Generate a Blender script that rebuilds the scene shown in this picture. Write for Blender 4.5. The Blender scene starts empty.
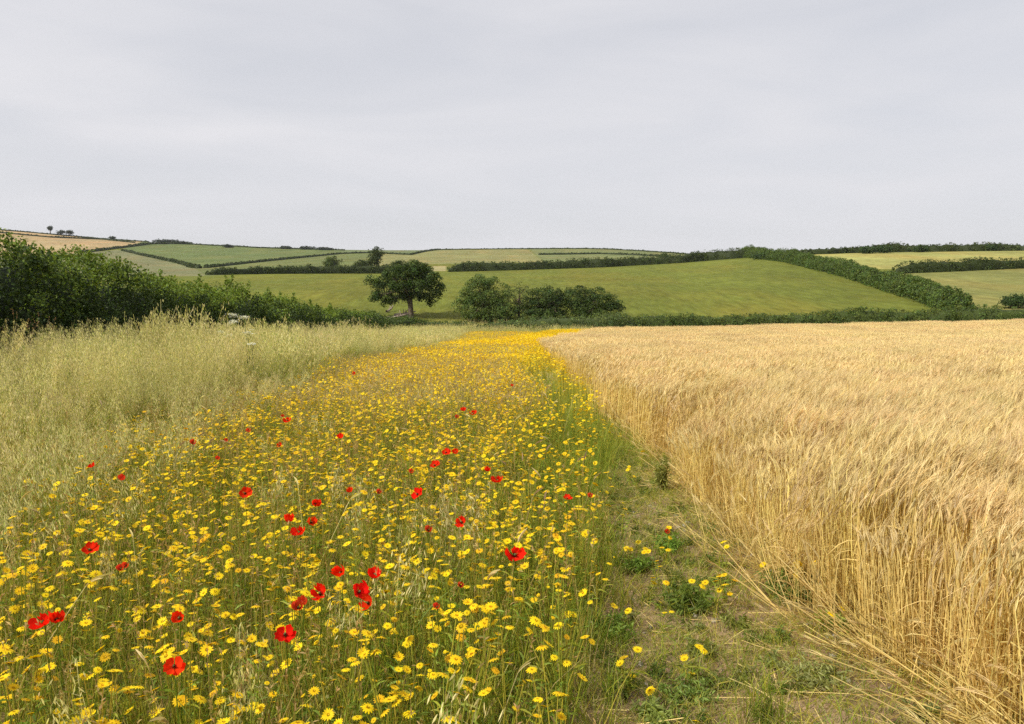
import bpy, math, random
import numpy as np
from mathutils import Vector

random.seed(7)
R = np.random.default_rng(7)
sc = bpy.context.scene
COL = sc.collection

# ------------------------------------------------------------------ camera model
F, HOR, EYE = 780.0, 290.0, 1.6
TH = math.atan((362 - HOR) / F)
cT, sT = math.cos(TH), math.sin(TH)

def ray(px, py):
    up = 362.0 - py
    dy = F * cT + up * sT
    return (px - 512.0) / dy, (-F * sT + up * cT) / dy      # x per metre forward, z per metre forward

def project(x, y, z):
    dz = z - EYE
    d = y * cT - dz * sT
    u = y * sT + dz * cT
    d = np.where(d < 0.05, 0.05, d)
    return 512 + F * x / d, 362 - F * u / d

# ------------------------------------------------------------------ terrain
ZN_Y = np.linspace(0, 112, 113)
ZN_Z = np.interp(ZN_Y, [0, 10, 20, 45, 65, 80, 96, 112], [0, -.36, -.85, -2.15, -2.9, -3.2, -3.55, -3.6])
_k = np.exp(-0.5 * (np.arange(-15, 16) / 5) ** 2); _k /= _k.sum()
_p = np.pad(ZN_Z, 15, mode='reflect', reflect_type='odd')
ZN_Z = np.convolve(_p, _k, mode='valid')
def z_near(x, y):
    yy = np.clip(y, 0, 110)
    s = np.log1p(np.exp(np.clip((x - 8) / 4, -20, 20))) * 4
    s = np.minimum(s, 80)
    z = np.interp(yy, ZN_Y, ZN_Z) + 0.023 * s * np.clip(yy / 80, 0, 1.2)
    z = z + 0.32 * np.clip((-x - 3.6) / 3.0, 0, 1) * np.clip(1.3 - yy / 60, 0, 1)
    z = z + 0.02 * np.sin(x * 1.3 + 0.4 * y) * np.sin(y * 0.9)
    return z

cols = np.array([-300, -150, 0, 100, 200, 300, 400, 500, 600, 700, 760, 850, 950, 1024, 1200, 1400], float)
#            r , pixel row of the ground there
M_r = [262, 262, 260, 258, 255, 255, 258, 262, 266, 272, 280, 290, 295, 300, 305, 305]
M_y = [276, 276, 276, 275, 274, 274, 274, 271, 268, 262, 255.5, 252.5, 251, 250, 249, 249]
P_y = [266, 267, 268, 268, 267, 263, 262, 262, 261, 259, 257, 257, 256, 256, 255, 255]
T_y = [246, 248, 250, 254, 257, 257, 256, 255.5, 255, 257, 258, 259, 259, 259, 259, 259]
S_r = [900, 900, 900, 900, 850, 820, 800, 800, 800, 730, 700, 700, 700, 700, 700, 700]
S_y = [218, 222, 227.5, 237.5, 243.8, 248.0, 249.3, 248.2, 247.6, 254, 259, 262, 262, 262, 262, 262]

PHI = np.radians(np.arange(-62, 62.001, 0.15))
LR = np.linspace(math.log(60), math.log(3200), 560)
RR = np.exp(LR)
def smooth(a, n, axis):
    k = np.exp(-0.5 * (np.arange(-3 * n, 3 * n + 1) / n) ** 2); k /= k.sum()
    pad = [(0, 0)] * a.ndim; pad[axis] = (3 * n, 3 * n)
    b = np.pad(a, pad, mode='edge')
    return np.apply_along_axis(lambda v: np.convolve(v, k, mode='valid'), axis, b)
def colinterp(v):
    pxs = 512 + 783 * np.tan(PHI)
    out = np.interp(pxs, cols, v)
    return smooth(out, 10, 0)
_mr, _my, _py, _ty, _sr, _sy = [colinterp(np.array(v, float)) for v in (M_r, M_y, P_y, T_y, S_r, S_y)]
ZG = np.zeros((len(PHI), len(RR)))
for i, ph in enumerate(PHI):
    c = math.cos(ph); s = math.sin(ph)
    def zz(r, yy): return EYE + ray(512, yy)[1] * r * c
    lin = float(z_near(96 * s, 96 * c)) + (zz(_mr[i], _my[i]) - float(z_near(96 * s, 96 * c))) * (136 - 96) / (_mr[i] - 96)
    bump = 1.9 * np.clip((850 - (512 + 783 * math.tan(ph))) / 300, 0, 1)
    kn_r = [96.0, 136.0, _mr[i], 450.0, 650.0, _sr[i], _sr[i] + 60, _sr[i] + 400, 2600.0, 3300.0]
    zs = zz(_sr[i], _sy[i])
    kn_z = [float(z_near(96 * s, 96 * c)), lin + bump, zz(_mr[i], _my[i]), zz(450, _py[i]), zz(650, _ty[i]), zs, zs - 1.0, zs - 22, -6.0, -6.0]
    far = np.interp(RR, kn_r, kn_z)
    nr = z_near(RR * s, RR * c)
    ZG[i] = np.where(RR < 96, nr, far)
ZG = smooth(ZG, 5, 1)
NOISE_DIRS = R.normal(size=(8, 2)); NOISE_PH = R.uniform(0, 6.28, 8)
def wav(x, y, s):
    o = 0
    for k in range(8):
        o = o + np.sin((x * NOISE_DIRS[k, 0] + y * NOISE_DIRS[k, 1]) / s * (1 + 0.35 * k) + NOISE_PH[k]) / (1 + 0.3 * k)
    return o / 4.2
def gz(x, y):
    x = np.asarray(x, float); y = np.asarray(y, float)
    r = np.hypot(x, y); ph = np.arctan2(x, y)
    fi = np.clip((ph - PHI[0]) / (PHI[1] - PHI[0]), 0, len(PHI) - 1.001)
    fr = np.clip((np.log(np.maximum(r, 1e-3)) - LR[0]) / (LR[1] - LR[0]), 0, len(LR) - 1.001)
    i = fi.astype(int); j = fr.astype(int); a = fi - i; b = fr - j
    g = (ZG[i, j] * (1 - a) * (1 - b) + ZG[i + 1, j] * a * (1 - b) + ZG[i, j + 1] * (1 - a) * b + ZG[i + 1, j + 1] * a * b)
    w = np.clip((r - 62) / 18, 0, 1)
    return z_near(x, y) * (1 - w) + g * w + 0.0

_Y = np.exp(np.linspace(math.log(1.2), math.log(1500), 6000))
def pick(px, py, h=0.0, ymin=0, ymax=1e9):
    u, v = ray(px, py)
    Y = _Y[(_Y > ymin) & (_Y < ymax)]
    d = EYE + v * Y - gz(u * Y, Y) - h
    k = np.argmax(d < 0) if (d < 0).any() else int(np.argmin(d))
    y = float(Y[k])
    return u * y, y, float(gz(u * y, y))

# ------------------------------------------------------------------ mesh helpers
class MB:
    def __init__(s): s.v = []; s.q = []; s.t = []; s.c = []; s.n = 0
    def raw(s, v, quads=None, tris=None, c=(0.5, 0.5, 0.5)):
        v = np.asarray(v, float).reshape(-1, 3)
        c = np.asarray(c, float)
        if c.ndim == 1: c = np.tile(c, (len(v), 1))
        s.v.append(v); s.c.append(c)
        if quads is not None and len(quads): s.q.append(np.asarray(quads, int).reshape(-1, 4) + s.n)
        if tris is not None and len(tris): s.t.append(np.asarray(tris, int).reshape(-1, 3) + s.n)
        s.n += len(v)
    def quads(s, P, c):
        P = np.asarray(P, float); n = len(P)
        c = np.asarray(c, float)
        c = np.repeat(c, 4, 0) if c.ndim == 2 else c
        s.raw(P.reshape(-1, 3), np.arange(4 * n).reshape(-1, 4), None, c)
    def mesh(s, name, mat, smoothf=False):
        me = bpy.data.meshes.new(name)
        V = np.concatenate(s.v); C = np.concatenate(s.c)
        q = np.concatenate(s.q) if s.q else np.zeros((0, 4), int)
        t = np.concatenate(s.t) if s.t else np.zeros((0, 3), int)
        me.vertices.add(len(V)); me.vertices.foreach_set('co', V.astype(np.float32).ravel())
        nl = q.size + t.size
        me.loops.add(nl); me.loops.foreach_set('vertex_index', np.concatenate([q.ravel(), t.ravel()]).astype(np.int32))
        me.polygons.add(len(q) + len(t))
        ls = np.concatenate([np.arange(len(q)) * 4, q.size + np.arange(len(t)) * 3]).astype(np.int32)
        me.polygons.foreach_set('loop_start', ls)
        if smoothf: me.polygons.foreach_set('use_smooth', np.ones(len(ls), bool))
        me.update(calc_edges=True)
        a = me.color_attributes.new('tint', 'FLOAT_COLOR', 'POINT')
        cc = np.ones((len(V), 4), np.float32); cc[:, :3] = np.clip(C, 0, 1)
        a.data.foreach_set('color', cc.ravel())
        me.materials.append(mat)
        me.validate()
        return me

def merge(*mbs):
    o = MB()
    for m in mbs:
        for i_, v in enumerate(m.v): pass
        off = o.n
        o.v += m.v; o.c += m.c; o.q += [q + off for q in m.q]; o.t += [t + off for t in m.t]; o.n += m.n
    return o

def unit(v): return v / np.maximum(np.linalg.norm(v, axis=-1, keepdims=True), 1e-9)
def rvec(n): return unit(R.normal(size=(n, 3)))
def arr(v, n):
    v = np.asarray(v, float)
    if v.ndim == 0: return np.full(n, float(v))
    if v.ndim == 1 and v.shape[0] == 3: return np.tile(v, (n, 1))
    return v
def sarr(v, n):
    v = np.asarray(v, float)
    return np.full(n, float(v)) if v.ndim == 0 else v
def ribbons(mb, P0, D, B, L, W, prof, c0, c1=None, side=None, jit=0.15):
    """curved ribbons p(t) = P0 + L (D t + B t^2); prof = width multipliers along t; returns tips and tip directions"""
    P0 = np.atleast_2d(P0); n = len(P0); D = arr(D, n); B = arr(B, n); L = sarr(L, n); W = sarr(W, n)
    k = len(prof); t = np.linspace(0, 1, k)
    P = P0[:, None] + L[:, None, None] * (D[:, None] * t[None, :, None] + B[:, None] * (t ** 2)[None, :, None])
    T = unit(D[:, None] + 2 * B[:, None] * t[None, :, None])
    if side is None: side = rvec(n)
    S = unit(np.cross(T, side[:, None] if side.ndim == 2 else side))
    hw = 0.5 * W[:, None, None] * np.asarray(prof)[None, :, None]
    V = np.stack([P - S * hw, P + S * hw], 2)             # n,k,2,3
    idx = np.arange(n)[:, None] * (2 * k) + 2 * np.arange(k - 1)[None]
    Q = np.stack([idx, idx + 1, idx + 3, idx + 2], -1).reshape(-1, 4)
    c0 = arr(c0, n); c1 = c0 if c1 is None else arr(c1, n)
    br = (1 + R.normal(0, jit, (n, 1)))
    C = (c0[:, None] * (1 - t[None, :, None]) + c1[:, None] * t[None, :, None]) * br[:, None]
    C = np.repeat(C[:, :, None], 2, 2)
    mb.raw(V.reshape(-1, 3), Q, None, C.reshape(-1, 3))
    return P[:, -1], T[:, -1], P

def tube(mb, pts, rad, c, sides=7, cap=True, wob=0.0):
    pts = np.asarray(pts, float); k = len(pts); rad = sarr(rad, k)
    T = unit(np.gradient(pts, axis=0))
    ref = np.array([0.31, 0.17, 0.93]) if abs(T[0, 2]) < 0.8 else np.array([1, 0.1, 0.0])
    A = unit(np.cross(T, ref)); Bv = np.cross(T, A)
    an = np.linspace(0, 2 * math.pi, sides, endpoint=False)
    ring = A[:, None] * np.cos(an)[None, :, None] + Bv[:, None] * np.sin(an)[None, :, None]
    rr = rad[:, None, None] * (1 + wob * R.normal(size=(k, sides, 1)))
    V = pts[:, None] + ring * rr
    Q = []
    for i in range(k - 1):
        for j in range(sides):
            Q.append((i * sides + j, i * sides + (j + 1) % sides, (i + 1) * sides + (j + 1) % sides, (i + 1) * sides + j))
    V = V.reshape(-1, 3); tr = []
    if cap:
        V = np.concatenate([V, pts[-1:]]); e = len(V) - 1
        tr = [((k - 1) * sides + j, (k - 1) * sides + (j + 1) % sides, e) for j in range(sides)]
    mb.raw(V, Q, tr, c)

def leaf_quads(mb, P, N, size, c, aspect=0.6):
    """leaf shaped diamonds at P facing N"""
    n = len(P); N = unit(N)
    A = unit(np.cross(N, rvec(n))); B = np.cross(N, A)
    s = sarr(size, n)[:, None]
    V = np.stack([P - A * s * .5, P + B * s * aspect * .5 - A * s * .05, P + A * s * .5 + N * s * .08, P - B * s * aspect * .5 - A * s * .05], 1)
    mb.quads(V, c)

def blob_leaves(mb, C, rad, per, size, tint, var=0.22, up=0.25, shell=0.75, flat=1.0):
    """clumps of leaves round centres C"""
    n = len(C); rad = sarr(rad, n); per = int(per)
    Cc = np.repeat(C, per, 0); rr = np.repeat(rad, per)
    d = rvec(n * per); d[:, 2] += up; d = unit(d)
    rho = shell + (1.12 - shell) * R.random(n * per)
    off = d * (rr * rho)[:, None]; off[:, 2] *= flat
    P = Cc + off
    N = unit(d + 0.9 * rvec(n * per))
    cl = 1 + R.normal(0, var * 0.55, (n, 1))
    hue = R.normal(0, 1, (n, 1))
    t = np.asarray(tint) * cl
    t = t * (1 + hue * np.array([0.12, 0.02, -0.06]))
    t = np.repeat(t, per, 0) * (1 + R.normal(0, var * 0.6, (n * per, 1)))
    leaf_quads(mb, P, N, sarr(size, n * per) * R.uniform(0.6, 1.3, n * per) if np.ndim(size) == 0 else np.repeat(size, per) * R.uniform(0.6, 1.3, n * per), np.clip(t, 0.004, 1))

# ------------------------------------------------------------------ object helpers
def tag(o, label=None, cat=None, group=None, kind=None):
    if label: o['label'] = label
    if cat: o['category'] = cat
    if group: o['group'] = group
    if kind: o['kind'] = kind
    return o
def link(name, me, parent=None):
    o = bpy.data.objects.new(name, me); COL.objects.link(o)
    if parent: o.parent = parent
    return o
def empty(name, loc, rz=0.0, rx=0.0, ry=0.0, s=1.0):
    o = bpy.data.objects.new(name, None); COL.objects.link(o)
    o.location = loc; o.rotation_euler = (rx, ry, rz); o.scale = (s, s, s)
    o.empty_display_size = 0.1
    return o
def copy_tree(o, parent=None):
    c = o.copy(); COL.objects.link(c); c.parent = parent
    for ch in o.children: copy_tree(ch, c)
    return c

# ------------------------------------------------------------------ materials
def plant_mat(name, trans=0.3, rough=0.6, spec=0.25, rnd=0.25, hue=0.03, tcol=(1.15, 1.1, 0.6), bump=0):
    m = bpy.data.materials.new(name); m.use_nodes = True
    nt = m.node_tree; nt.nodes.clear(); N = nt.nodes.new; L = nt.links.new
    at = N('ShaderNodeAttribute'); at.attribute_name = 'tint'
    oi = N('ShaderNodeObjectInfo')
    mr = N('ShaderNodeMapRange'); mr.inputs['To Min'].default_value = 1 - rnd; mr.inputs['To Max'].default_value = 1 + rnd
    L(oi.outputs['Random'], mr.inputs['Value'])
    mh = N('ShaderNodeMath'); mh.operation = 'MULTIPLY_ADD'
    wr = N('ShaderNodeMath'); wr.operation = 'MULTIPLY'; wr.inputs[1].default_value = 7.13
    fr = N('ShaderNodeMath'); fr.operation = 'FRACT'
    L(oi.outputs['Random'], wr.inputs[0]); L(wr.outputs[0], fr.inputs[0])
    L(fr.outputs[0], mh.inputs[0]); mh.inputs[1].default_value = 2 * hue; mh.inputs[2].default_value = 0.5 - hue
    hs = N('ShaderNodeHueSaturation'); L(at.outputs['Color'], hs.inputs['Color'])
    L(mr.outputs[0], hs.inputs['Value']); L(mh.outputs[0], hs.inputs['Hue'])
    p = N('ShaderNodeBsdfPrincipled'); L(hs.outputs[0], p.inputs['Base Color'])
    p.inputs['Roughness'].default_value = rough; p.inputs['Specular IOR Level'].default_value = spec
    out = N('ShaderNodeOutputMaterial')
    if trans > 0:
        tr = N('ShaderNodeBsdfTranslucent')
        mu = N('ShaderNodeVectorMath'); mu.operation = 'MULTIPLY'; mu.inputs[1].default_value = tcol
        L(hs.outputs[0], mu.inputs[0]); L(mu.outputs[0], tr.inputs['Color'])
        mx = N('ShaderNodeMixShader'); mx.inputs[0].default_value = trans
        L(p.outputs[0], mx.inputs[1]); L(tr.outputs[0], mx.inputs[2]); L(mx.outputs[0], out.inputs['Surface'])
    else:
        L(p.outputs[0], out.inputs['Surface'])
    return m

M_leaf = plant_mat('hedge_leaf', 0.3, 0.6, 0.18, 0.0, 0.0)
M_grass = plant_mat('grass_blade', 0.45, 0.55, 0.25, 0.2, 0.015, (1.1, 1.1, 0.6))
M_straw = plant_mat('ripe_barley', 0.28, 0.45, 0.35, 0.16, 0.012, (1.1, 1.0, 0.7))
M_petal = plant_mat('yellow_petal', 0.35, 0.6, 0.15, 0.10, 0.01, (1.1, 1.0, 0.5))
M_red = plant_mat('poppy_petal', 0.45, 0.8, 0.03, 0.12, 0.004, (1.2, 0.8, 0.4))
M_umbel = plant_mat('umbel_floret', 0.2, 0.7, 0.1, 0.1, 0.0)

def bark_mat(name, a, b, scale):
    m = bpy.data.materials.new(name); m.use_nodes = True
    nt = m.node_tree; N = nt.nodes.new; L = nt.links.new
    p = nt.nodes['Principled BSDF']; p.inputs['Roughness'].default_value = 0.9; p.inputs['Specular IOR Level'].default_value = 0.1
    tc = N('ShaderNodeTexCoord'); mp = N('ShaderNodeMapping'); mp.inputs['Scale'].default_value = (scale, scale, scale * 0.25)
    nz = N('ShaderNodeTexNoise'); nz.inputs['Scale'].default_value = 3; nz.inputs['Detail'].default_value = 6
    L(tc.outputs['Object'], mp.inputs[0]); L(mp.outputs[0], nz.inputs['Vector'])
    cr = N('ShaderNodeValToRGB'); cr.color_ramp.elements[0].position = .35; cr.color_ramp.elements[1].position = .68
    cr.color_ramp.elements[0].color = (*a, 1); cr.color_ramp.elements[1].color = (*b, 1)
    L(nz.outputs[0], cr.inputs[0]); L(cr.outputs[0], p.inputs['Base Color'])
    bp = N('ShaderNodeBump'); bp.inputs['Strength'].default_value = .6; bp.inputs['Distance'].default_value = .05
    L(nz.outputs[0], bp.inputs['Height']); L(bp.outputs[0], p.inputs['Normal'])
    return m
M_bark = bark_mat('oak_bark', (0.06, 0.045, 0.03), (0.20, 0.16, 0.11), 4)
M_dead = bark_mat('dead_wood', (0.16, 0.11, 0.08), (0.48, 0.40, 0.33), 5)
M_stone = bark_mat('flint_stone', (0.22, 0.18, 0.13), (0.45, 0.40, 0.32), 30)

def ground_mat():
    m = bpy.data.materials.new('field_ground'); m.use_nodes = True
    nt = m.node_tree; N = nt.nodes.new; L = nt.links.new
    p = nt.nodes['Principled BSDF']; p.inputs['Roughness'].default_value = 0.95; p.inputs['Specular IOR Level'].default_value = 0.05
    at = N('ShaderNodeAttribute'); at.attribute_name = 'tint'
    ge = N('ShaderNodeNewGeometry')
    def noise(scale, detail, mscale=(1, 1, 1), rot=0):
        mp = N('ShaderNodeMapping'); mp.inputs['Scale'].default_value = mscale; mp.inputs['Rotation'].default_value = (0, 0, rot)
        L(ge.outputs['Position'], mp.inputs[0])
        n = N('ShaderNodeTexNoise'); n.inputs['Scale'].default_value = scale; n.inputs['Detail'].default_value = detail
        n.inputs['Roughness'].default_value = 0.65
        L(mp.outputs[0], n.inputs['Vector']); return n
    n1 = noise(0.05, 5, (1, 0.35, 1), .2)       # broad patches of the pastures
    n2 = noise(0.9, 6, (1, .22, 1), 0.1)         # tussocks
    n3 = noise(22, 5)                            # soil crumbs
    def rng(n, a, b, lo=.3, hi=.7):
        r = N('ShaderNodeMapRange'); r.inputs['From Min'].default_value = lo; r.inputs['From Max'].default_value = hi
        r.inputs['To Min'].default_value = a; r.inputs['To Max'].default_value = b
        L(n.outputs[0], r.inputs['Value']); return r
    r1, r2, r3 = rng(n1, .82, 1.18), rng(n2, .7, 1.3), rng(n3, .6, 1.4)
    m1 = N('ShaderNodeMath'); m1.operation = 'MULTIPLY'; L(r1.outputs[0], m1.inputs[0]); L(r2.outputs[0], m1.inputs[1])
    m2 = N('ShaderNodeMath'); m2.operation = 'MULTIPLY'; L(m1.outputs[0], m2.inputs[0]); L(r3.outputs[0], m2.inputs[1])
    vm = N('ShaderNodeVectorMath'); vm.operation = 'SCALE'; L(at.outputs['Color'], vm.inputs[0]); L(m2.outputs[0], vm.inputs['Scale'])
    # brownish seed heads come through the grass in patches
    n4 = noise(0.05, 4, (1, .35, 1), -.15); r4 = rng(n4, 0, .5, .45, .68)
    n5 = noise(2.2, 4, (1, .25, 1)); r5 = rng(n5, 0, .30, .5, .75)
    ad = N('ShaderNodeMath'); ad.operation = 'ADD'; ad.use_clamp = True; L(r4.outputs[0], ad.inputs[0]); L(r5.outputs[0], ad.inputs[1])
    mu = N('ShaderNodeVectorMath'); mu.operation = 'MULTIPLY'; mu.inputs[1].default_value = (1.45, 1.02, .95)
    L(vm.outputs[0], mu.inputs[0])
    mx = N('ShaderNodeMix'); mx.data_type = 'RGBA'; L(ad.outputs[0], mx.inputs['Factor'])
    L(vm.outputs[0], mx.inputs['A']); L(mu.outputs[0], mx.inputs['B'])
    L(mx.outputs['Result'], p.inputs['Base Color'])
    bp = N('ShaderNodeBump'); bp.inputs['Strength'].default_value = .5; bp.inputs['Distance'].default_value = .25
    L(n2.outputs[0], bp.inputs['Height'])
    bp2 = N('ShaderNodeBump'); bp2.inputs['Strength'].default_value = .7; bp2.inputs['Distance'].default_value = .02
    L(n3.outputs[0], bp2.inputs['Height']); L(bp.outputs[0], bp2.inputs['Normal']); L(bp2.outputs[0], p.inputs['Normal'])
    return m

# ------------------------------------------------------------------ regions near the camera
def wheat_edge(y): return 1.58 + 0.10 * np.sin(y * 0.9) + 0.07 * np.sin(y * 2.3 + 1) + 0.007 * np.clip(y - 15, 0, 60)
def path_left(y): return np.clip(0.24 + 0.125 * (y - 2.4) + 0.08 * np.sin(y * 1.7), -0.2, 1.55 + 0.007 * np.clip(y - 15, 0, 60))
def oat_edge(y): return np.interp(y, [0, 8, 16, 40, 80], [-3.5, -4.0, -4.8, -4.9, -5.2]) + 0.35 * np.sin(y * 0.5) + 0.2 * np.sin(y * 1.4)
def wheat_far(x): return np.minimum(80 - 0.06 * (x - 5), 44 + (x - 1.6) * 5.0)
HEDGE_LINE = [(-9.6, 2.0), (-9.8, 10), (-10.3, 20), (-11.2, 35), (-12.6, 55), (-14.0, 76)]
def hedge_x(y): return np.interp(y, [p[1] for p in HEDGE_LINE], [p[0] for p in HEDGE_LINE])

# ------------------------------------------------------------------ ground sheet
def inside(px, py, poly):
    res = np.zeros(px.shape, bool); n = len(poly)
    for i in range(n):
        x1, y1 = poly[i]; x2, y2 = poly[(i + 1) % n]
        if y1 == y2: continue
        c = ((y1 > py) != (y2 > py)) & (px < (x2 - x1) * (py - y1) / (y2 - y1) + x1)
        res ^= c
    return res
PASTURE = (0.125, 0.143, 0.025)
FIELDS = [
    ([(-400, 200), (-20, 224), (100, 236), (155, 239), (150, 243), (120, 248), (75, 254), (-20, 258), (-400, 262)], (0.34, 0.265, 0.135)),
    ([(155, 238), (350, 246), (345, 252), (300, 257), (256, 262), (195, 268), (120, 250.5), (128, 246)], (0.115, 0.15, 0.05)),
    ([(-400, 262), (-20, 258), (75, 253.5), (118, 250), (195, 268), (205, 276), (-400, 280)], (0.16, 0.17, 0.08)),
    ([(195, 268), (256, 262), (340, 253), (372, 252), (375, 268), (205, 276)], (0.125, 0.15, 0.05)),
    ([(375, 252), (412, 254), (426, 250), (440, 247), (524, 247), (545, 262), (432, 264), (375, 266)], (0.20, 0.20, 0.075)),
    ([(433, 266), (447, 266), (447, 271), (428, 271)], (0.30, 0.27, 0.12)),
    ([(524, 245), (640, 245), (700, 253), (700, 262), (545, 262)], (0.15, 0.175, 0.065)),
    ([(350, 244), (440, 246), (426, 250), (412, 254), (372, 252), (340, 253)], (0.13, 0.16, 0.07)),
    ([(822, 258), (800, 246), (1400, 240), (1400, 262), (1024, 264), (960, 268), (893, 272), (860, 266)], (0.27, 0.27, 0.085)),
    ([(893, 271), (1024, 266), (1400, 262), (1400, 312), (960, 312), (925, 290)], (0.19, 0.195, 0.06)),
]
def build_ground():
    az = np.concatenate([np.radians(np.arange(-180, -42, 3)), np.radians(np.arange(-42, 42, 0.16)), np.radians(np.arange(42, 180, 3))])
    rr = np.concatenate([np.linspace(0.3, 8, 24), np.exp(np.linspace(math.log(8.3), math.log(96), 90)), np.exp(np.linspace(math.log(97), math.log(330), 190)),
                         np.exp(np.linspace(math.log(332), math.log(1000), 200)), np.exp(np.linspace(math.log(1010), math.log(1450), 14))])
    A, RRr = np.meshgrid(az, rr, indexing='ij')
    X = RRr * np.sin(A); Y = RRr * np.cos(A); Z = gz(X, Y)
    na, nr = A.shape
    px, py = project(X, np.where(Y > 0.3, Y, 0.3), Z)
    C = np.tile(np.array(PASTURE), (na, nr, 1))
    far = (RRr > 110) & (np.cos(A) > 0.3)
    for poly, c in FIELDS:
        C[inside(px, py, poly) & far & (RRr > (200 if poly[0][0] < 700 or poly[0][0] == 822 else 110))] = c
    near = RRr < 97
    we = wheat_edge(Y); pl = path_left(Y); oe = oat_edge(Y)
    wheat = near & (X > we) & (Y < wheat_far(X))
    path = near & (X > pl) & (X <= we)
    mead = near & (X <= pl) & (X > hedge_x(Y) - 1)
    C[near] = (0.10, 0.12, 0.035)
    C[wheat] = (0.27, 0.19, 0.085)
    C[path] = (0.27, 0.185, 0.11)
    C[mead] = (0.16, 0.13, 0.05)
    s = 1 + 0.12 * wav(X, Y, 9.0)
    C = C * s[..., None]
    V = np.stack([X, Y, Z], -1).reshape(-1, 3)
    i = np.arange(na)[:, None]; j = np.arange(nr - 1)[None]
    i2 = (i + 1) % na
    Q = np.stack([i * nr + j, i * nr + j + 1, i2 * nr + j + 1, i2 * nr + j], -1).reshape(-1, 4)
    mb = MB(); mb.raw(V, Q, None, C.reshape(-1, 3))
    # centre fan
    c0 = len(V)
    mb.raw(np.concatenate([V.reshape(na, nr, 3)[:, 0], [[0, 0, float(gz(0, 0.01))]]]), None,
           [(k, (k + 1) % na, na) for k in range(na)], (0.16, 0.13, 0.05))
    me = mb.mesh('ground', ground_mat(), True)
    o = link('ground', me); tag(o, 'rolling farmland ground of pasture, ripe crop and bare soil', 'ground', kind='structure')
build_ground()

# ------------------------------------------------------------------ world and sun
SUN_EL, SUN_AZ = math.radians(43), math.radians(-118)      # azimuth from +Y towards +X ; negative = left
w = bpy.data.worlds.new('World'); sc.world = w; w.use_nodes = True
nt = w.node_tree; nt.nodes.clear(); N = nt.nodes.new; L = nt.links.new
sky = N('ShaderNodeTexSky'); sky.sky_type = 'NISHITA'; sky.sun_disc = False
sky.sun_elevation = SUN_EL; sky.sun_rotation = SUN_AZ
sky.dust_density = 2.0; sky.air_density = 1.0
tc = N('ShaderNodeTexCoord')
mp = N('ShaderNodeMapping'); mp.inputs['Scale'].default_value = (1.2, 1.9, 7.0); mp.inputs['Rotation'].default_value = (0.12, 0.06, 0.5)
L(tc.outputs['Generated'], mp.inputs[0])
n1 = N('ShaderNodeTexNoise'); n1.inputs['Scale'].default_value = 1.6; n1.inputs['Detail'].default_value = 5; n1.inputs['Distortion'].default_value = .5
n1.inputs['Roughness'].default_value = .5
L(mp.outputs[0], n1.inputs['Vector'])
r1 = N('ShaderNodeMapRange'); r1.inputs['From Min'].default_value = .3; r1.inputs['From Max'].default_value = .7
r1.inputs['To Min'].default_value = .78; r1.inputs['To Max'].default_value = 1.0
L(n1.outputs[0], r1.inputs['Value'])
veil = N('ShaderNodeRGB'); veil.outputs[0].default_value = (7.9, 7.87, 8.2, 1)
mx = N('ShaderNodeMix'); mx.data_type = 'RGBA'; L(r1.outputs[0], mx.inputs['Factor'])
L(sky.outputs[0], mx.inputs['A']); L(veil.outputs[0], mx.inputs['B'])
bg = N('ShaderNodeBackground'); bg.inputs['Strength'].default_value = 0.1
L(mx.outputs['Result'], bg.inputs['Color'])
wo = N('ShaderNodeOutputWorld'); L(bg.outputs[0], wo.inputs['Surface'])
sl = bpy.data.lights.new('sun', 'SUN'); sl.energy = 4.9; sl.angle = math.radians(0.6); sl.color = (1.0, 0.95, 0.86)
so = bpy.data.objects.new('sun', sl); COL.objects.link(so)
sd = Vector((math.sin(SUN_AZ) * math.cos(SUN_EL), math.cos(SUN_AZ) * math.cos(SUN_EL), math.sin(SUN_EL)))
so.rotation_euler = sd.to_track_quat('Z', 'Y').to_euler(); so.location = (-20, -10, 40)

# ------------------------------------------------------------------ hedges
def poly_sample(pts, n):
    pts = np.asarray(pts, float); seg = np.linalg.norm(np.diff(pts[:, :2], axis=0), axis=1)
    cum = np.concatenate([[0], np.cumsum(seg)]); s = R.random(n) * cum[-1]
    x = np.interp(s, cum, pts[:, 0]); y = np.interp(s, cum, pts[:, 1])
    k = np.clip(np.searchsorted(cum, s) - 1, 0, len(seg) - 1)
    d = unit(np.diff(pts[:, :2], axis=0))[k]
    return x, y, np.stack([d[:, 1], -d[:, 0]], 1), s, cum[-1]

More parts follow.
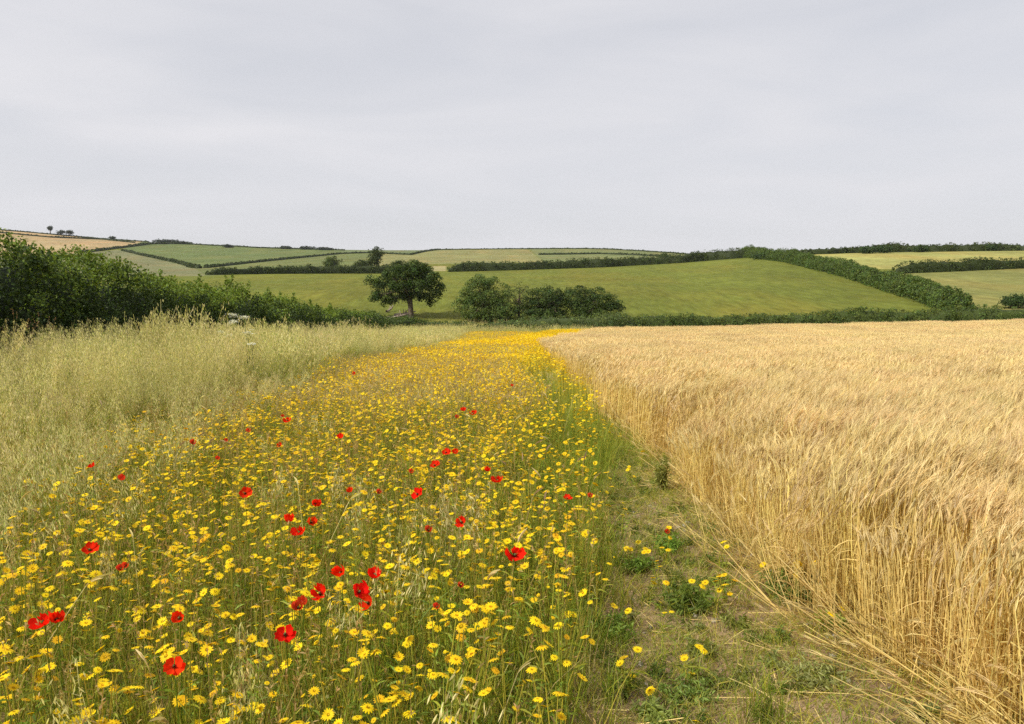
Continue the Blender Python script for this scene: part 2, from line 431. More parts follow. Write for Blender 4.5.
def hedge(name, label, pts, H, W, leaf, tint, blobs_per_m=3.0, per=26, rb=None, rough=0.25, group='field hedges', core_tint=None, uneven=None):
    """pts: [(x,y)] ground line; H,W metres (scalar or list along pts)"""
    pts = np.asarray(pts, float); k = len(pts)
    if pts[:, 1].mean() > 330: H = np.asarray(H) * .62; W = np.asarray(W) * .8
    Hh = sarr(H, k) if np.ndim(H) == 0 else np.asarray(H, float); Ww = sarr(W, k) if np.ndim(W) == 0 else np.asarray(W, float)
    seg = np.linalg.norm(np.diff(pts, axis=0), axis=1); cum = np.concatenate([[0], np.cumsum(seg)]); Ln = cum[-1]
    n = int(Ln * blobs_per_m); sc0 = max(1.5, float(np.mean(Hh)))
    x, y, nrm, s, _ = poly_sample(pts, n)
    ee = np.clip(np.minimum(s, Ln - s) / (sc0 * .9), 0, 1) ** .5
    Hs = np.interp(s, cum, Hh) * (.3 + .7 * ee); Ws = np.interp(s, cum, Ww) * (.4 + .6 * ee)
    sc_ = max(1.5, float(np.mean(Hh)))
    hv = 1 + rough * wav(x, y, sc_ * 0.9) + rough * 0.5 * wav(x + 31, y - 7, sc_ * 0.3)
    a = R.uniform(-1, 1, n)                      # around the half-section
    ang = a * math.pi * 0.5 * 1.15
    rbv = (rb if rb else 0.22 * sc_) * R.uniform(0.6, 1.3, n)
    rbv = rbv * np.clip(Hs / sc_, .5, 1.3)
    cx = np.sin(ang); cz = np.cos(ang)
    cx = np.sign(cx) * np.abs(cx) ** 0.7; cz = np.where(cz > 0, np.abs(cz) ** 0.55, 0)
    ox = cx * (Ws * 0.5 - rbv * .5) * (1 + 0.12 * R.normal(size=n))
    zz = (cz * (Hs * hv - rbv * .7)).clip(0.15 * sc_ * .3, None)
    low = R.random(n) < 0.25; zz = np.where(low, R.random(n) * Hs * .5, zz); ox = np.where(low, np.sign(R.normal(size=n)) * (Ws * .5 - rbv * .4), ox)
    X = x + nrm[:, 0] * ox; Yy = y + nrm[:, 1] * ox
    C = np.stack([X, Yy, gz(X, Yy) + zz], 1)
    mb = MB()
    blob_leaves(mb, C, rbv, per, leaf, tint, up=0.3, var=.36)
    # inner core that blocks the view through, darker than the leaves
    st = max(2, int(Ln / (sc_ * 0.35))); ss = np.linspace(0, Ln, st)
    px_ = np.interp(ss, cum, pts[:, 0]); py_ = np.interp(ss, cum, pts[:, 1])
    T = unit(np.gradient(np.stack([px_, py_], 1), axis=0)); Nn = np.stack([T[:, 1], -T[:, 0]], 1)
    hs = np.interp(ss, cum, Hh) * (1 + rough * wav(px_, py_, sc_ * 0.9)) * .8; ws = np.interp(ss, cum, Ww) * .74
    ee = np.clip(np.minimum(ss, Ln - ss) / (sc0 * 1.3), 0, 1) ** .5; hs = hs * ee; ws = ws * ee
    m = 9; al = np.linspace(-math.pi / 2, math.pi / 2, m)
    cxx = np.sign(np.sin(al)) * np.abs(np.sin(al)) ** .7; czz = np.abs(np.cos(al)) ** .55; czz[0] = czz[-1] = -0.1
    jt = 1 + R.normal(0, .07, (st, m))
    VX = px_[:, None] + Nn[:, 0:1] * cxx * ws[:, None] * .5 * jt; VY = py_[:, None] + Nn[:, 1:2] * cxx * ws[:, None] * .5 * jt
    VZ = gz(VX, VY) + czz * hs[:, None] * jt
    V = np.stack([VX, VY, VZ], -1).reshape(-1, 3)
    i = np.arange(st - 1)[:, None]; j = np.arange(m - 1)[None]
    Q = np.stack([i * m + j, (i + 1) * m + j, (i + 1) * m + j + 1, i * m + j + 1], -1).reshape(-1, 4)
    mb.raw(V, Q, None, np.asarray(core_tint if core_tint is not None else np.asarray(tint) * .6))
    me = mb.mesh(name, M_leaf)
    o = link(name, me); tag(o, label, 'hedge', group)
    return o

def P(*pp, **k):      # pixel polyline -> ground polyline
    out = []
    for (a, b) in zip(pp[:-1], pp[1:]):
        n = max(2, int(abs(b[0] - a[0]) / 12))
        for t in np.linspace(0, 1, n, endpoint=False): out.append((a[0] + (b[0] - a[0]) * t, a[1] + (b[1] - a[1]) * t))
    out.append(pp[-1])
    return [pick(px, py, **k)[:2] for px, py in out]

DG = (0.062, 0.086, 0.020)      # dark hedge green
MG = (0.085, 0.115, 0.026)
BG = (0.085, 0.145, 0.025)      # bright spring growth
# the distant ridge
hedge('hedge', 'thin dark hedge along the skyline above the tan fields', P((-60, 224), (0, 228.2), (50, 233), (100, 238.5), (150, 241.3), ymin=600), 2.2, 3, .9, DG, .8, 12)
hedge('hedge', 'thin hedge between the two tan fields on the hill', P((-60, 230), (0, 233), (50, 237.5), (100, 239.5), (135, 243), ymin=500), 2.4, 3.5, .9, DG, .9, 12)
hedge('hedge', 'thick hedge climbing between the tan field and the green hill', P((78, 253.5), (105, 250), (125, 247.5), (150, 244.2), (195, 243.9), ymin=450), 3.0, 4, .9, DG, 1.2, 16)
hedge('hedge', 'curved hedge dropping across the green hill slope', P((122, 250.5), (150, 257), (178, 263), (198, 268.5), ymin=330), 2.7, 4, .8, DG, 1.5, 16)
hedge('hedge', 'low dark hedge on the skyline over the green hill', P((192, 244), (256, 248), (345, 250.5), ymin=600), 2.5, 4, .9, DG, .8, 12)
hedge('hedge', 'winding hedge below the pale olive far field', P((206, 268), (256, 262.5), (300, 258), (340, 254), (370, 253), (410, 255), (426, 251.5), (440, 249.6), ymin=360), 2.3, 3.4, .8, DG, 1.4, 14)
hedge('hedge', 'long hairline hedge along the middle skyline', P((440, 249.6), (520, 249), (600, 248.6), (640, 250), (690, 255), ymin=500), 2.2, 4, .9, DG, .8, 12)
hedge('hedge', 'thin hedge halfway up the far green field', P((538, 255), (600, 254), (640, 255.5), (668, 257), ymin=420), 2.6, 4, .8, DG, 1.0, 14)
hedge('hedge', 'dark hedge beneath the small lone tree above the oak meadow', P((206, 275), (260, 274), (330, 273.5), (375, 273.5), (433, 273), ymin=190, ymax=330), [2.0] * 10 + [2.7] * 9, 3.5, .42, DG, 4.0, 20) if False else None
hA = P((206, 275), (260, 274), (330, 273.5), (375, 273.5), (433, 273), ymin=190, ymax=330)
hedge('hedge', 'dark hedge behind the oak, along the top of its meadow', hA, np.linspace(2.0, 3.0, len(hA)), 3.5, .40, DG, 4.5, 20)
hB = P((447, 272), (520, 270), (600, 267.5), (680, 263), (730, 259), (765, 256), ymin=190, ymax=330)
hedge('hedge', 'straight dark hedge topping the wide green meadow', hB, np.linspace(3.0, 3.4, len(hB)), 3.6, .40, DG, 4.5, 20)
hC = P((742, 256), (790, 262), (850, 276.5), (900, 292), (935, 303), (965, 315), ymin=96, ymax=310)
hedge('hedge', 'broad hedge running diagonally down between two green fields', hC, np.linspace(3.2, 2.3, len(hC)), 3.7, .28, (0.090, 0.135, 0.026), 15, 30, rb=.62, rough=.4)
hD = P((893, 273.5), (960, 271), (1024, 268), (1120, 264), ymin=120, ymax=280)
hedge('hedge', 'dark hedge between the upper and lower pale fields on the slope', hD, 2.5, 3.2, .32, DG, 6, 22)
hE = P((770, 255.5), (830, 254), (860, 252), (940, 251.3), (1024, 250.8), (1120, 250), ymin=200, ymax=330)
hedge('hedge', 'uneven hedge along the crest above the pale yellow field', hE, np.interp(np.arange(len(hE)), [0, 6, 9, 12, 16, 30], [1.6, 2, 3.2, 2.2, 2.4, 2.0]), 3.2, .40, DG, 5, 20, rough=.35)
# far side of the barley
hF = P((585, 332), (650, 329.5), (730, 327.5), (800, 326), (900, 323), (1024, 320.5), (1150, 318), ymin=82, ymax=130)
hF = [(x, max(y, float(wheat_far(x)) + 3.2)) for x, y in hF]
hedge('hedge', 'low trimmed hedge along the far edge of the barley field', hF, np.interp(np.arange(len(hF)), [0, 12, 30], [2.3, 1.9, 1.55]), 2.4, .17, (0.105, 0.145, 0.030), 17, 30, rb=.36, rough=.38)
# rough hedge tying the tall left hedge to the trees in the dip
hG = [(-14.0, 76), (-15.2, 86), (-12.0, 93), (-8.5, 96), (-4, 97.5)]
hedge('hedge', 'low scrubby hedge in the dip below the lone oak', hG, [2.2, 2.4, 1.7, 1.0, .9], 3.0, .17, (0.085, 0.125, 0.026), 18, 32, rb=.38)
hI = [(-13, 88), (-9, 89), (-5, 90), (-1, 90), (3, 89), (7, 90), (11, 91.5), (15, 92)]
hedge('bramble_thicket', 'pale green bramble thicket at the foot of the dark thorn trees', hI, [.7, .6, .6, 1.5, 1.9, 1.7, 2.1, 1.4], 3.4, .17, (0.125, 0.165, 0.045), 18, 32, rb=.36, rough=.4)

# the tall hedge on the left, detailed
def near_hedge():
    mb = MB()
    pts = np.array(HEDGE_LINE)
    seg = np.linalg.norm(np.diff(pts, axis=0), axis=1); cum = np.concatenate([[0], np.cumsum(seg)])
    def topz(y): return np.interp(y, [0, 12, 17, 25, 35, 50, 62, 76], [2.75, 2.75, 2.65, 2.6, 2.7, 2.65, 2.45, 2.2])
    for (s0, s1, bpm, per, rb, leaf, w_) in ((0, 22, 75, 44, .27, .070, 1.0), (22, 44, 42, 36, .33, .095, 1.0), (44, cum[-1], 26, 34, .42, .13, 1.0)):
        n = int((s1 - s0) * bpm); s = R.uniform(s0, s1, n)
        x = np.interp(s, cum, pts[:, 0]); y = np.interp(s, cum, pts[:, 1])
        H = topz(y) * (1 + .17 * wav(x, y, 2.6) + .15 * wav(x * 3, y + 9, 1.0))
        Wd = 1.9
        a = R.uniform(-.9, 1.25, n) * math.pi / 2         # +x face and top
        cx = np.sign(np.sin(a)) * np.abs(np.sin(a)) ** .75; cz = np.maximum(np.cos(a), 0) ** .5
        z = cz * (H - rb * .6); f = R.random(n) < .38
        z = np.where(f, R.random(n) ** .8 * (H - .5), z); cx = np.where(f, .85 + .3 * R.random(n), cx) + .35 * wav(y, z * 1.6, .9)
        X = x + cx * Wd * .62; C = np.stack([X, y, gz(X, y) + z], 1)
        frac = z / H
        # sunlit top and shaded face put into the leaf colour, bright over dark
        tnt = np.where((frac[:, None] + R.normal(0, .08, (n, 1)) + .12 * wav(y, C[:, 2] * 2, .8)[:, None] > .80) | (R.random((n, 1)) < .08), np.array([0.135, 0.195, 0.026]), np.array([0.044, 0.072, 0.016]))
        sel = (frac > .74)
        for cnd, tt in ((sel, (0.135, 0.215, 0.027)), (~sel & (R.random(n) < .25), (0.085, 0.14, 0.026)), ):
            pass
        r_ = rb * R.uniform(.55, 1.3, n)
        # leaves
        N_ = n * per
        d = rvec(N_); d[:, 2] += .3; d = unit(d)
        PP = np.repeat(C, per, 0) + d * (np.repeat(r_, per) * R.uniform(.6, 1.15, N_))[:, None]
        Nn = unit(d + 1.0 * rvec(N_))
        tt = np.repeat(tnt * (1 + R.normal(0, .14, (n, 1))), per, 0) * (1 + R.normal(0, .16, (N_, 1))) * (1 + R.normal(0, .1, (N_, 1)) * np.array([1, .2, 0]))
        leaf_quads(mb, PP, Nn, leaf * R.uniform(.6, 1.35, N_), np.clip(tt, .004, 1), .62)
    # opaque inner core in a very dark green
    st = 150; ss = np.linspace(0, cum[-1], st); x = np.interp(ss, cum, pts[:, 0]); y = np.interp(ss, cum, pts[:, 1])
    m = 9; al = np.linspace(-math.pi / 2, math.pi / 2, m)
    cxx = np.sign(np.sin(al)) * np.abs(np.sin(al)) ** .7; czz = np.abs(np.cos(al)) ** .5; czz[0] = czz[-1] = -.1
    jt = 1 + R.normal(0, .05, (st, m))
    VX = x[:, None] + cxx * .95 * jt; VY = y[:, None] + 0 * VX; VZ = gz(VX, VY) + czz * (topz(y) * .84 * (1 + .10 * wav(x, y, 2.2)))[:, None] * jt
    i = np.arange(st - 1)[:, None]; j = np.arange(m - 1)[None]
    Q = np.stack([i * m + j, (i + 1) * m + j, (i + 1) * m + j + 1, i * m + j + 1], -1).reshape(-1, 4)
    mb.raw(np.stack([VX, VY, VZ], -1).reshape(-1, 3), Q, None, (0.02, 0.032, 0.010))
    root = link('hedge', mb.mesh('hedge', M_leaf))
    tag(root, 'tall leafy hedge on the left beside the pale oat grass', 'hedge', 'field hedges')
    # shoots that stand above the clipped line
    sb = MB(); tw = MB()
    ys = np.concatenate([R.uniform(6, 30, 44), R.uniform(30, 74, 26), [14.0, 14.6, 17.8, 12.6, 25.5, 26.3]])
    for y0 in ys:
        x0 = float(hedge_x(y0)) + R.uniform(-.5, 1.0); H = float(topz(y0)); g = float(gz(x0, y0))
        L_ = R.uniform(.35, .8); b = np.array([x0, y0, g + H * .86]); ln = np.array([R.normal(0, .16), R.normal(0, .16), 1.0]) * L_
        pts_ = np.array([b, b + ln * .5, b + ln + np.array([R.normal(0, .06), 0, 0])])
        tube(tw, pts_, [.010, .007, .003], (0.09, 0.08, 0.04), 4)
        n = 60; t = R.random(n) ** .8
        PP = b + ln * t[:, None] + rvec(n) * (.05 + .13 * (1 - t))[:, None]
        leaf_quads(sb, PP, rvec(n) + np.array([0, 0, .5]), R.uniform(.05, .09, n) * (1 + y0 / 60), np.array([0.15, 0.215, 0.03]) * (1 + R.normal(0, .2, (n, 1))), .6)
    link('shoots', merge(sb, tw).mesh('shoots', M_leaf), root)
near_hedge()

# ------------------------------------------------------------------ trees
def ellips(n, c, r):
    d = rvec(n); rho = R.random(n) ** (1 / 2.6)
    return np.asarray(c) + d * rho[:, None] * np.asarray(r)

def tree(name, label, base, lobes, trunk_h, trunk_r, leaf, tint, blobs=160, per=34, rb=.7, group=None, cat='tree', sc_=1.0, limbs=12, parts=True, flat=.8, lean=(0, 0)):
    root = empty(name, base); tag(root, label, cat, group)
    vol = np.array([l[1][0] * l[1][1] * l[1][2] for l in lobes]); vol = vol ** .7; vol = vol / vol.sum()
    C = np.concatenate([ellips(max(3, int(blobs * v)), l[0], l[1]) for l, v in zip(lobes, vol)])
    mb = MB(); rbv = rb * R.uniform(.6, 1.25, len(C))
    blob_leaves(mb, C, rbv, per, leaf, tint, up=.45, flat=flat, shell=.8, var=.4)
    # loose sprigs around the outline
    o = link('crown', mb.mesh('crown', M_leaf), root)
    tb = MB()
    top = np.array([lean[0], lean[1], trunk_h])
    f = trunk_r
    tube(tb, [[0, 0, -.3], [0, 0, .15 * trunk_h], [lean[0] * .4, lean[1] * .4, .55 * trunk_h], top], [f * 1.55, f * 1.05, f * .9, f * .95], (.1, .1, .1), 10, wob=.06)
    idx = R.choice(len(C), min(limbs, len(C)), replace=False)
    for k in idx:
        e = C[k] * np.array([.92, .92, .96]); m1 = top + (e - top) * .45 + np.array([0, 0, .12 * np.linalg.norm(e - top)]) + R.normal(0, .15 * sc_, 3)
        tube(tb, [top - np.array([0, 0, .15]), m1, e], [f * .5, f * .28, f * .08], (.1, .1, .1), 6, wob=.08)
        for q in range(3):
            e2 = m1 + (e - m1) * R.uniform(.2, .8) + R.normal(0, .8 * sc_, 3); s2 = m1 + (e - m1) * .2
            tube(tb, [s2, (s2 + e2) / 2 + R.normal(0, .1 * sc_, 3), e2], [f * .18, f * .1, f * .03], (.1, .1, .1), 5)
    link('trunk', tb.mesh('trunk', M_bark, True), root)
    return root

bx, by, bz = pick(411, 317.5, ymin=98)
k = by / F
def lob(dx, dz, rx, rz, ry=None, dy=0): return ((dx * k, dy * k, dz * k), (rx * k, (ry or rx) * k, rz * k))
tree('oak_tree', 'lone dark spreading oak standing in the green meadow', (bx, by, bz),
     [lob(-17, 38, 10, 8, 18), lob(-5, 45, 11, 7, 24), lob(9, 46, 10, 7, 22), lob(-31, 32, 8, 7, 12), lob(-34, 21, 7, 6, 9), lob(-40, 36, 4, 4, 5), lob(-10, 30, 12, 7, 26), lob(8, 33, 10, 9, 28),
      lob(20, 37, 8, 7, 16), lob(24, 25, 6, 6, 9), lob(12, 20, 9, 4, 16), lob(-22, 18, 9, 5, 12), lob(29, 31, 4, 4, 5), lob(-6, 21, 7, 4, 14), lob(3, 53, 5, 3, 8), lob(-24, 44, 5, 4, 6), lob(19, 16, 5, 3, 6)],
     2.6, .38, .24, (0.062, 0.098, 0.020), 400, 64, .62, limbs=18, lean=(-.15, 0))
def at(px, py, ymin=80, ymax=400): return pick(px, py, ymin=ymin, ymax=ymax)
def tree_at(px, py, D=None, ymin=80): 
    u, v = ray(px, py)
    if D: x, y = u * D, D; return x, y, float(gz(x, y))
    return pick(px, py, ymin=ymin)
x, y, z = tree_at(484, 321.5, ymin=97); k = y / F
tree('hawthorn_tree', 'round mid-green hawthorn just right of the oak shadow', (x, y, z),
     [lob(2, 28, 24, 16, 20), lob(-8, 14, 22, 14), lob(18, 14, 18, 13), lob(0, 39, 15, 6), lob(4, 5, 26, 6), lob(-18, 23, 9, 9)], 2.0, .25, .19, (0.115, 0.165, 0.038), 420, 60, .58, limbs=14)
x, y, z = tree_at(519, 321, ymin=97); k = y / F
tree('hawthorn_tree', 'thin scraggy hawthorn with bare grey limbs between two bushy trees', (x, y, z),
     [lob(-1, 31, 10, 9), lob(4, 20, 10, 11), lob(-5, 11, 10, 10), lob(6, 6, 12, 8)], 3.0, .16, .17, (0.110, 0.15, 0.045), 70, 40, .42, limbs=14)
x, y, z = tree_at(548, 320.5, ymin=97); k = y / F
tree('thorn_tree', 'dark dense thorn tree in the middle of the low tree clump', (x, y, z),
     [lob(-2, 23, 20, 10), lob(-17, 13, 14, 12), lob(8, 17, 16, 13), lob(-2, 6, 26, 7)], 1.8, .22, .18, (0.058, 0.092, 0.020), 340, 56, .55, limbs=12)
x, y, z = tree_at(590, 320, ymin=97); k = y / F
tree('thorn_tree', 'dark thorn tree sloping down at the right end of the clump', (x, y, z),
     [lob(-12, 22, 18, 12), lob(7, 18, 18, 13), lob(24, 10, 11, 9), lob(-2, 8, 24, 8)], 1.8, .22, .18, (0.070, 0.108, 0.024), 400, 56, .55, limbs=12)
# trees standing in the hedge above the oak meadow
x, y, z = tree_at(377, 272, 262); k = y / F
tree('ash_tree', 'small tree poking above the skyline behind the oak', (x, y, z), [lob(0, 19, 6, 6), lob(-3, 12, 7, 6)], 4, .3, .42, DG, 90, 34, 1.0, limbs=6)
for (px, D, wd, ht, lb) in ((402, 255, 22, 12, 'bushy dark tree directly behind the top of the oak crown'), (362, 262, 11, 11, 'rounded bush in the hedge left of the small skyline tree'),
                            (333, 300, 13, 12, 'mound of grey-green scrub standing out above the far meadow hedge'),):
    x, y, z = tree_at(px, 273, D); k = y / F
    tree('hedgerow_tree', lb, (x, y, z), [lob(0, ht * .6, wd * .7, ht * .45), lob(-wd * .3, ht * .4, wd * .4, ht * .4)], 2, .25, .42, MG if px == 333 else DG, 90, 34, 1.0, limbs=6)
# trees on the distant ridge
for (px, py, w_, h_, th, lb) in ((50.3, 231.7, 2.3, 2.4, 4.6, 'lone tall-trunked tree on the skyline of the tan hill'), (61, 232.8, 4, 2.4, 1.4, 'left one of two domed trees on the tan hill skyline'),
                                 (69, 233.6, 4, 3.4, 1.6, 'right one of two domed trees on the tan hill skyline'), (112.5, 239.5, 2.6, 2, .6, 'tiny bush on the skyline near the end of the tan field')):
    x, y, z = pick(px, py + .5, ymin=700); k = y / F
    tree('ridge_tree', lb, (x, y, z), [lob(0, th + h_ * .6, w_ * .9, h_ * .6)], th * k, .5, .9, (0.05, 0.065, 0.04), 30, 26, 1.6, limbs=4)
for i, (px, py, n_, hgt, lb) in enumerate(((162, 241.8, 5, 3.0, 'left end of the dark conifer plantation on the ridge'), (172, 242.5, 5, 3.2, 'middle hump of the dark plantation on the ridge'), (184, 243.5, 5, 2.2, 'low right end of the ridge plantation'),
                                           (228, 247, 3, 2, 'small dark copse alone on the green hill skyline'), (306, 249, 9, 2.4, 'left half of the long wood on the skyline'), (325, 249.6, 9, 2.2, 'right half of the long wood on the skyline'), (286, 248.4, 6, 1.7, 'thin end of the long skyline wood'))):
    x, y, z = pick(px, py + .5, ymin=700); k = y / F
    tree('copse', lb, (x, y, z), [lob(0, hgt * .4, 8 if i < 3 else n_, hgt * .6, 10)], 2.5, .4, .9, (0.04, 0.055, 0.03), 70, 24, 1.7, cat='copse', limbs=4)
for (px, D, wd, ht, lb) in ((869, 296, 9, 5.5, 'rounded bush on the crest above the pale yellow field, leftmost'), (884, 296, 8, 6.5, 'taller rounded bush second along the crest'), (921, 297, 8, 6, 'dark bush in the middle of the crest hedge'),
                            (990, 298, 9, 5.5, 'dark bush near the right end of the crest hedge'), (1004, 298, 6, 5, 'small bush at the right end of the crest hedge'), (765, 280, 14, 4.5, 'spreading bush where the diagonal hedge meets the crest'),
                            (664, 400, 6, 8, 'small tree rising over the straight meadow hedge')):
    u, v = ray(px, 252); x, y = u * D * .87, D * .87; z = float(gz(x, y)); k = y / F
    tree('hedgerow_tree', lb, (x, y, z), [lob(0, ht * .55, wd * .8, ht * .45)], 1.5, .2, .42, (0.05, 0.085, 0.024), 70, 30, 1.0, limbs=5)
x, y, z = tree_at(1012, 318, 97); k = y / F
tree('hedgerow_bush', 'dark bush at the right edge of the frame above the barley hedge', (x, y, z), [lob(2, 6, 13, 6)], .6, .1, .2, (0.045, 0.08, 0.02), 90, 34, .5, cat='bush', limbs=5)
x, y, z = tree_at(745, 320, 110)
tree('hedgerow_bush', 'small pale bush standing on the far barley hedge', (x, y, z), [lob(0, 6, 7, 5)], .8, .08, .2, (0.08, 0.12, 0.03), 40, 30, .4, cat='bush', limbs=4) if False else None

# dead wood under the oak
def branch(label, px, py, L_, az, r0, kinds=3, lift=.5):
    x, y, z = pick(px, py, ymin=98)
    root = empty('fallen_branch', (x, y, z), az); tag(root, label, 'fallen branch', 'dead branches under the oak')
    mb = MB(); m = np.array([[-.5 * L_, 0, r0 * .8], [-.1 * L_, .1, r0 * 1.2], [.25 * L_, -.05, r0 * 1.8 + lift * .3], [.5 * L_, .1, r0 + lift]])
    tube(mb, m, [r0, r0 * .85, r0 * .6, r0 * .25], (.1, .1, .1), 8, wob=.08)
    link('limb', mb.mesh('limb', M_dead, True), root)
    for q in range(kinds):
        tb = MB(); s = m[1] + (m[2] - m[1]) * R.random(); e = s + np.array([R.uniform(-.2, .8), R.uniform(-.8, .8), R.uniform(.3, .9)]) * L_ * .3
        tube(tb, [s, (s + e) / 2 + R.normal(0, .05, 3), e], [r0 * .4, r0 * .28, r0 * .1], (.1, .1, .1), 6)
        link('twig', tb.mesh('twig', M_dead, True), root)
branch('thick pale fallen branch lying against the foot of the oak', 405, 316.5, 3.2, -.3, .22)
branch('pinkish broken branch lying left of the oak trunk', 398, 319, 3.0, .35, .20)
branch('small weathered grey branch farthest left of the oak trunk', 390, 312, 2.0, 1.2, .16, 4, .8)

# ------------------------------------------------------------------ scatter for masses of plants
def scatter(name, label, cat, protos, Pt, rot, scl, idx):
    pc = bpy.data.collections.new(name + '_kinds')
    for k_, me in enumerate(protos):
        o = bpy.data.objects.new('%s_kind_%02d' % (name, k_), me); pc.objects.link(o)
    me = bpy.data.meshes.new(name); n = len(Pt)
    me.vertices.add(n); me.vertices.foreach_set('co', np.asarray(Pt, np.float32).ravel())
    a = me.attributes.new('rot', 'FLOAT_VECTOR', 'POINT'); a.data.foreach_set('vector', np.asarray(rot, np.float32).ravel())
    a = me.attributes.new('scl', 'FLOAT', 'POINT'); a.data.foreach_set('value', np.asarray(scl, np.float32))
    a = me.attributes.new('idx', 'INT', 'POINT'); a.data.foreach_set('value', np.asarray(idx, np.int32))
    me.update()
    o = link(name, me); tag(o, label, cat, kind='stuff')
    ng = bpy.data.node_groups.new(name + '_scatter', 'GeometryNodeTree')
    ng.interface.new_socket('Geometry', in_out='INPUT', socket_type='NodeSocketGeometry')
    ng.interface.new_socket('Geometry', in_out='OUTPUT', socket_type='NodeSocketGeometry')
    N = ng.nodes.new; L = ng.links.new
    gi = N('NodeGroupInput'); go = N('NodeGroupOutput')
    ci = N('GeometryNodeCollectionInfo'); ci.inputs['Collection'].default_value = pc
    ci.inputs['Separate Children'].default_value = True; ci.inputs['Reset Children'].default_value = True
    ip = N('GeometryNodeInstanceOnPoints'); ip.inputs['Pick Instance'].default_value = True
    def na(nm, ty):
        q = N('GeometryNodeInputNamedAttribute'); q.data_type = ty; q.inputs['Name'].default_value = nm; return q
    e = N('FunctionNodeEulerToRotation')
    L(na('rot', 'FLOAT_VECTOR').outputs['Attribute'], e.inputs[0]); L(e.outputs[0], ip.inputs['Rotation'])
    L(na('scl', 'FLOAT').outputs['Attribute'], ip.inputs['Scale'])
    L(na('idx', 'INT').outputs['Attribute'], ip.inputs['Instance Index'])
    L(gi.outputs[0], ip.inputs['Points']); L(ci.outputs[0], ip.inputs['Instance']); L(ip.outputs[0], go.inputs[0])
    md = o.modifiers.new('scatter', 'NODES'); md.node_group = ng
    return o

def grid_pts(x0, x1, y0, y1, step, jit=.5, margin=3.0, dens=None):
    """jittered points inside the view wedge (with a margin on each side)"""
    xs = np.arange(x0, x1, step); ys = np.arange(y0, y1, step)
    X, Y = np.meshgrid(xs, ys); X = X.ravel(); Y = Y.ravel()
    X = X + R.uniform(-jit, jit, len(X)) * step; Y = Y + R.uniform(-jit, jit, len(Y)) * step
    keep = (np.abs(X) < .70 * np.maximum(Y, 0) + margin) & (Y > .9)
    X, Y = X[keep], Y[keep]
    if dens is not None:
        k_ = R.random(len(X)) < dens(X, Y); X, Y = X[k_], Y[k_]
    return X, Y

class Layer:
    def __init__(s): s.P = []; s.R = []; s.S = []; s.I = []; s.pr = []
    def proto(s, me): s.pr.append(me); return len(s.pr) - 1
    def add(s, X, Y, ids, smin=.85, smax=1.15, rz=(0, 2 * math.pi), tilt=.05, dz=0.0, wavy=0.0, sfun=None):
        n = len(X)
        if n == 0: return
        s.P.append(np.stack([X, Y, gz(X, Y) + dz], 1))
        rx = R.normal(0, tilt, n); ry = R.normal(0, tilt, n)
        s.R.append(np.stack([rx, ry, R.uniform(rz[0], rz[1], n)], 1))
        s.S.append(R.uniform(smin, smax, n) * (sfun(X, Y) if sfun else 1) * (1 + .16 * wav(X * 1.0, Y, 1.3) * wavy)); s.I.append(R.choice(ids, n))
    def build(s, name, label, cat):
        return scatter(name, label, cat, s.pr, np.concatenate(s.P), np.concatenate(s.R), np.concatenate(s.S), np.concatenate(s.I))

STRAW = np.array((0.72, 0.56, 0.20)); HEAD = np.array((0.64, 0.50, 0.225)); AWN = np.array((0.72, 0.57, 0.27)); STRAW_LOW = np.array((0.71, 0.53, 0.17))
WIND = np.array([0.55, 0.20, 0.0])

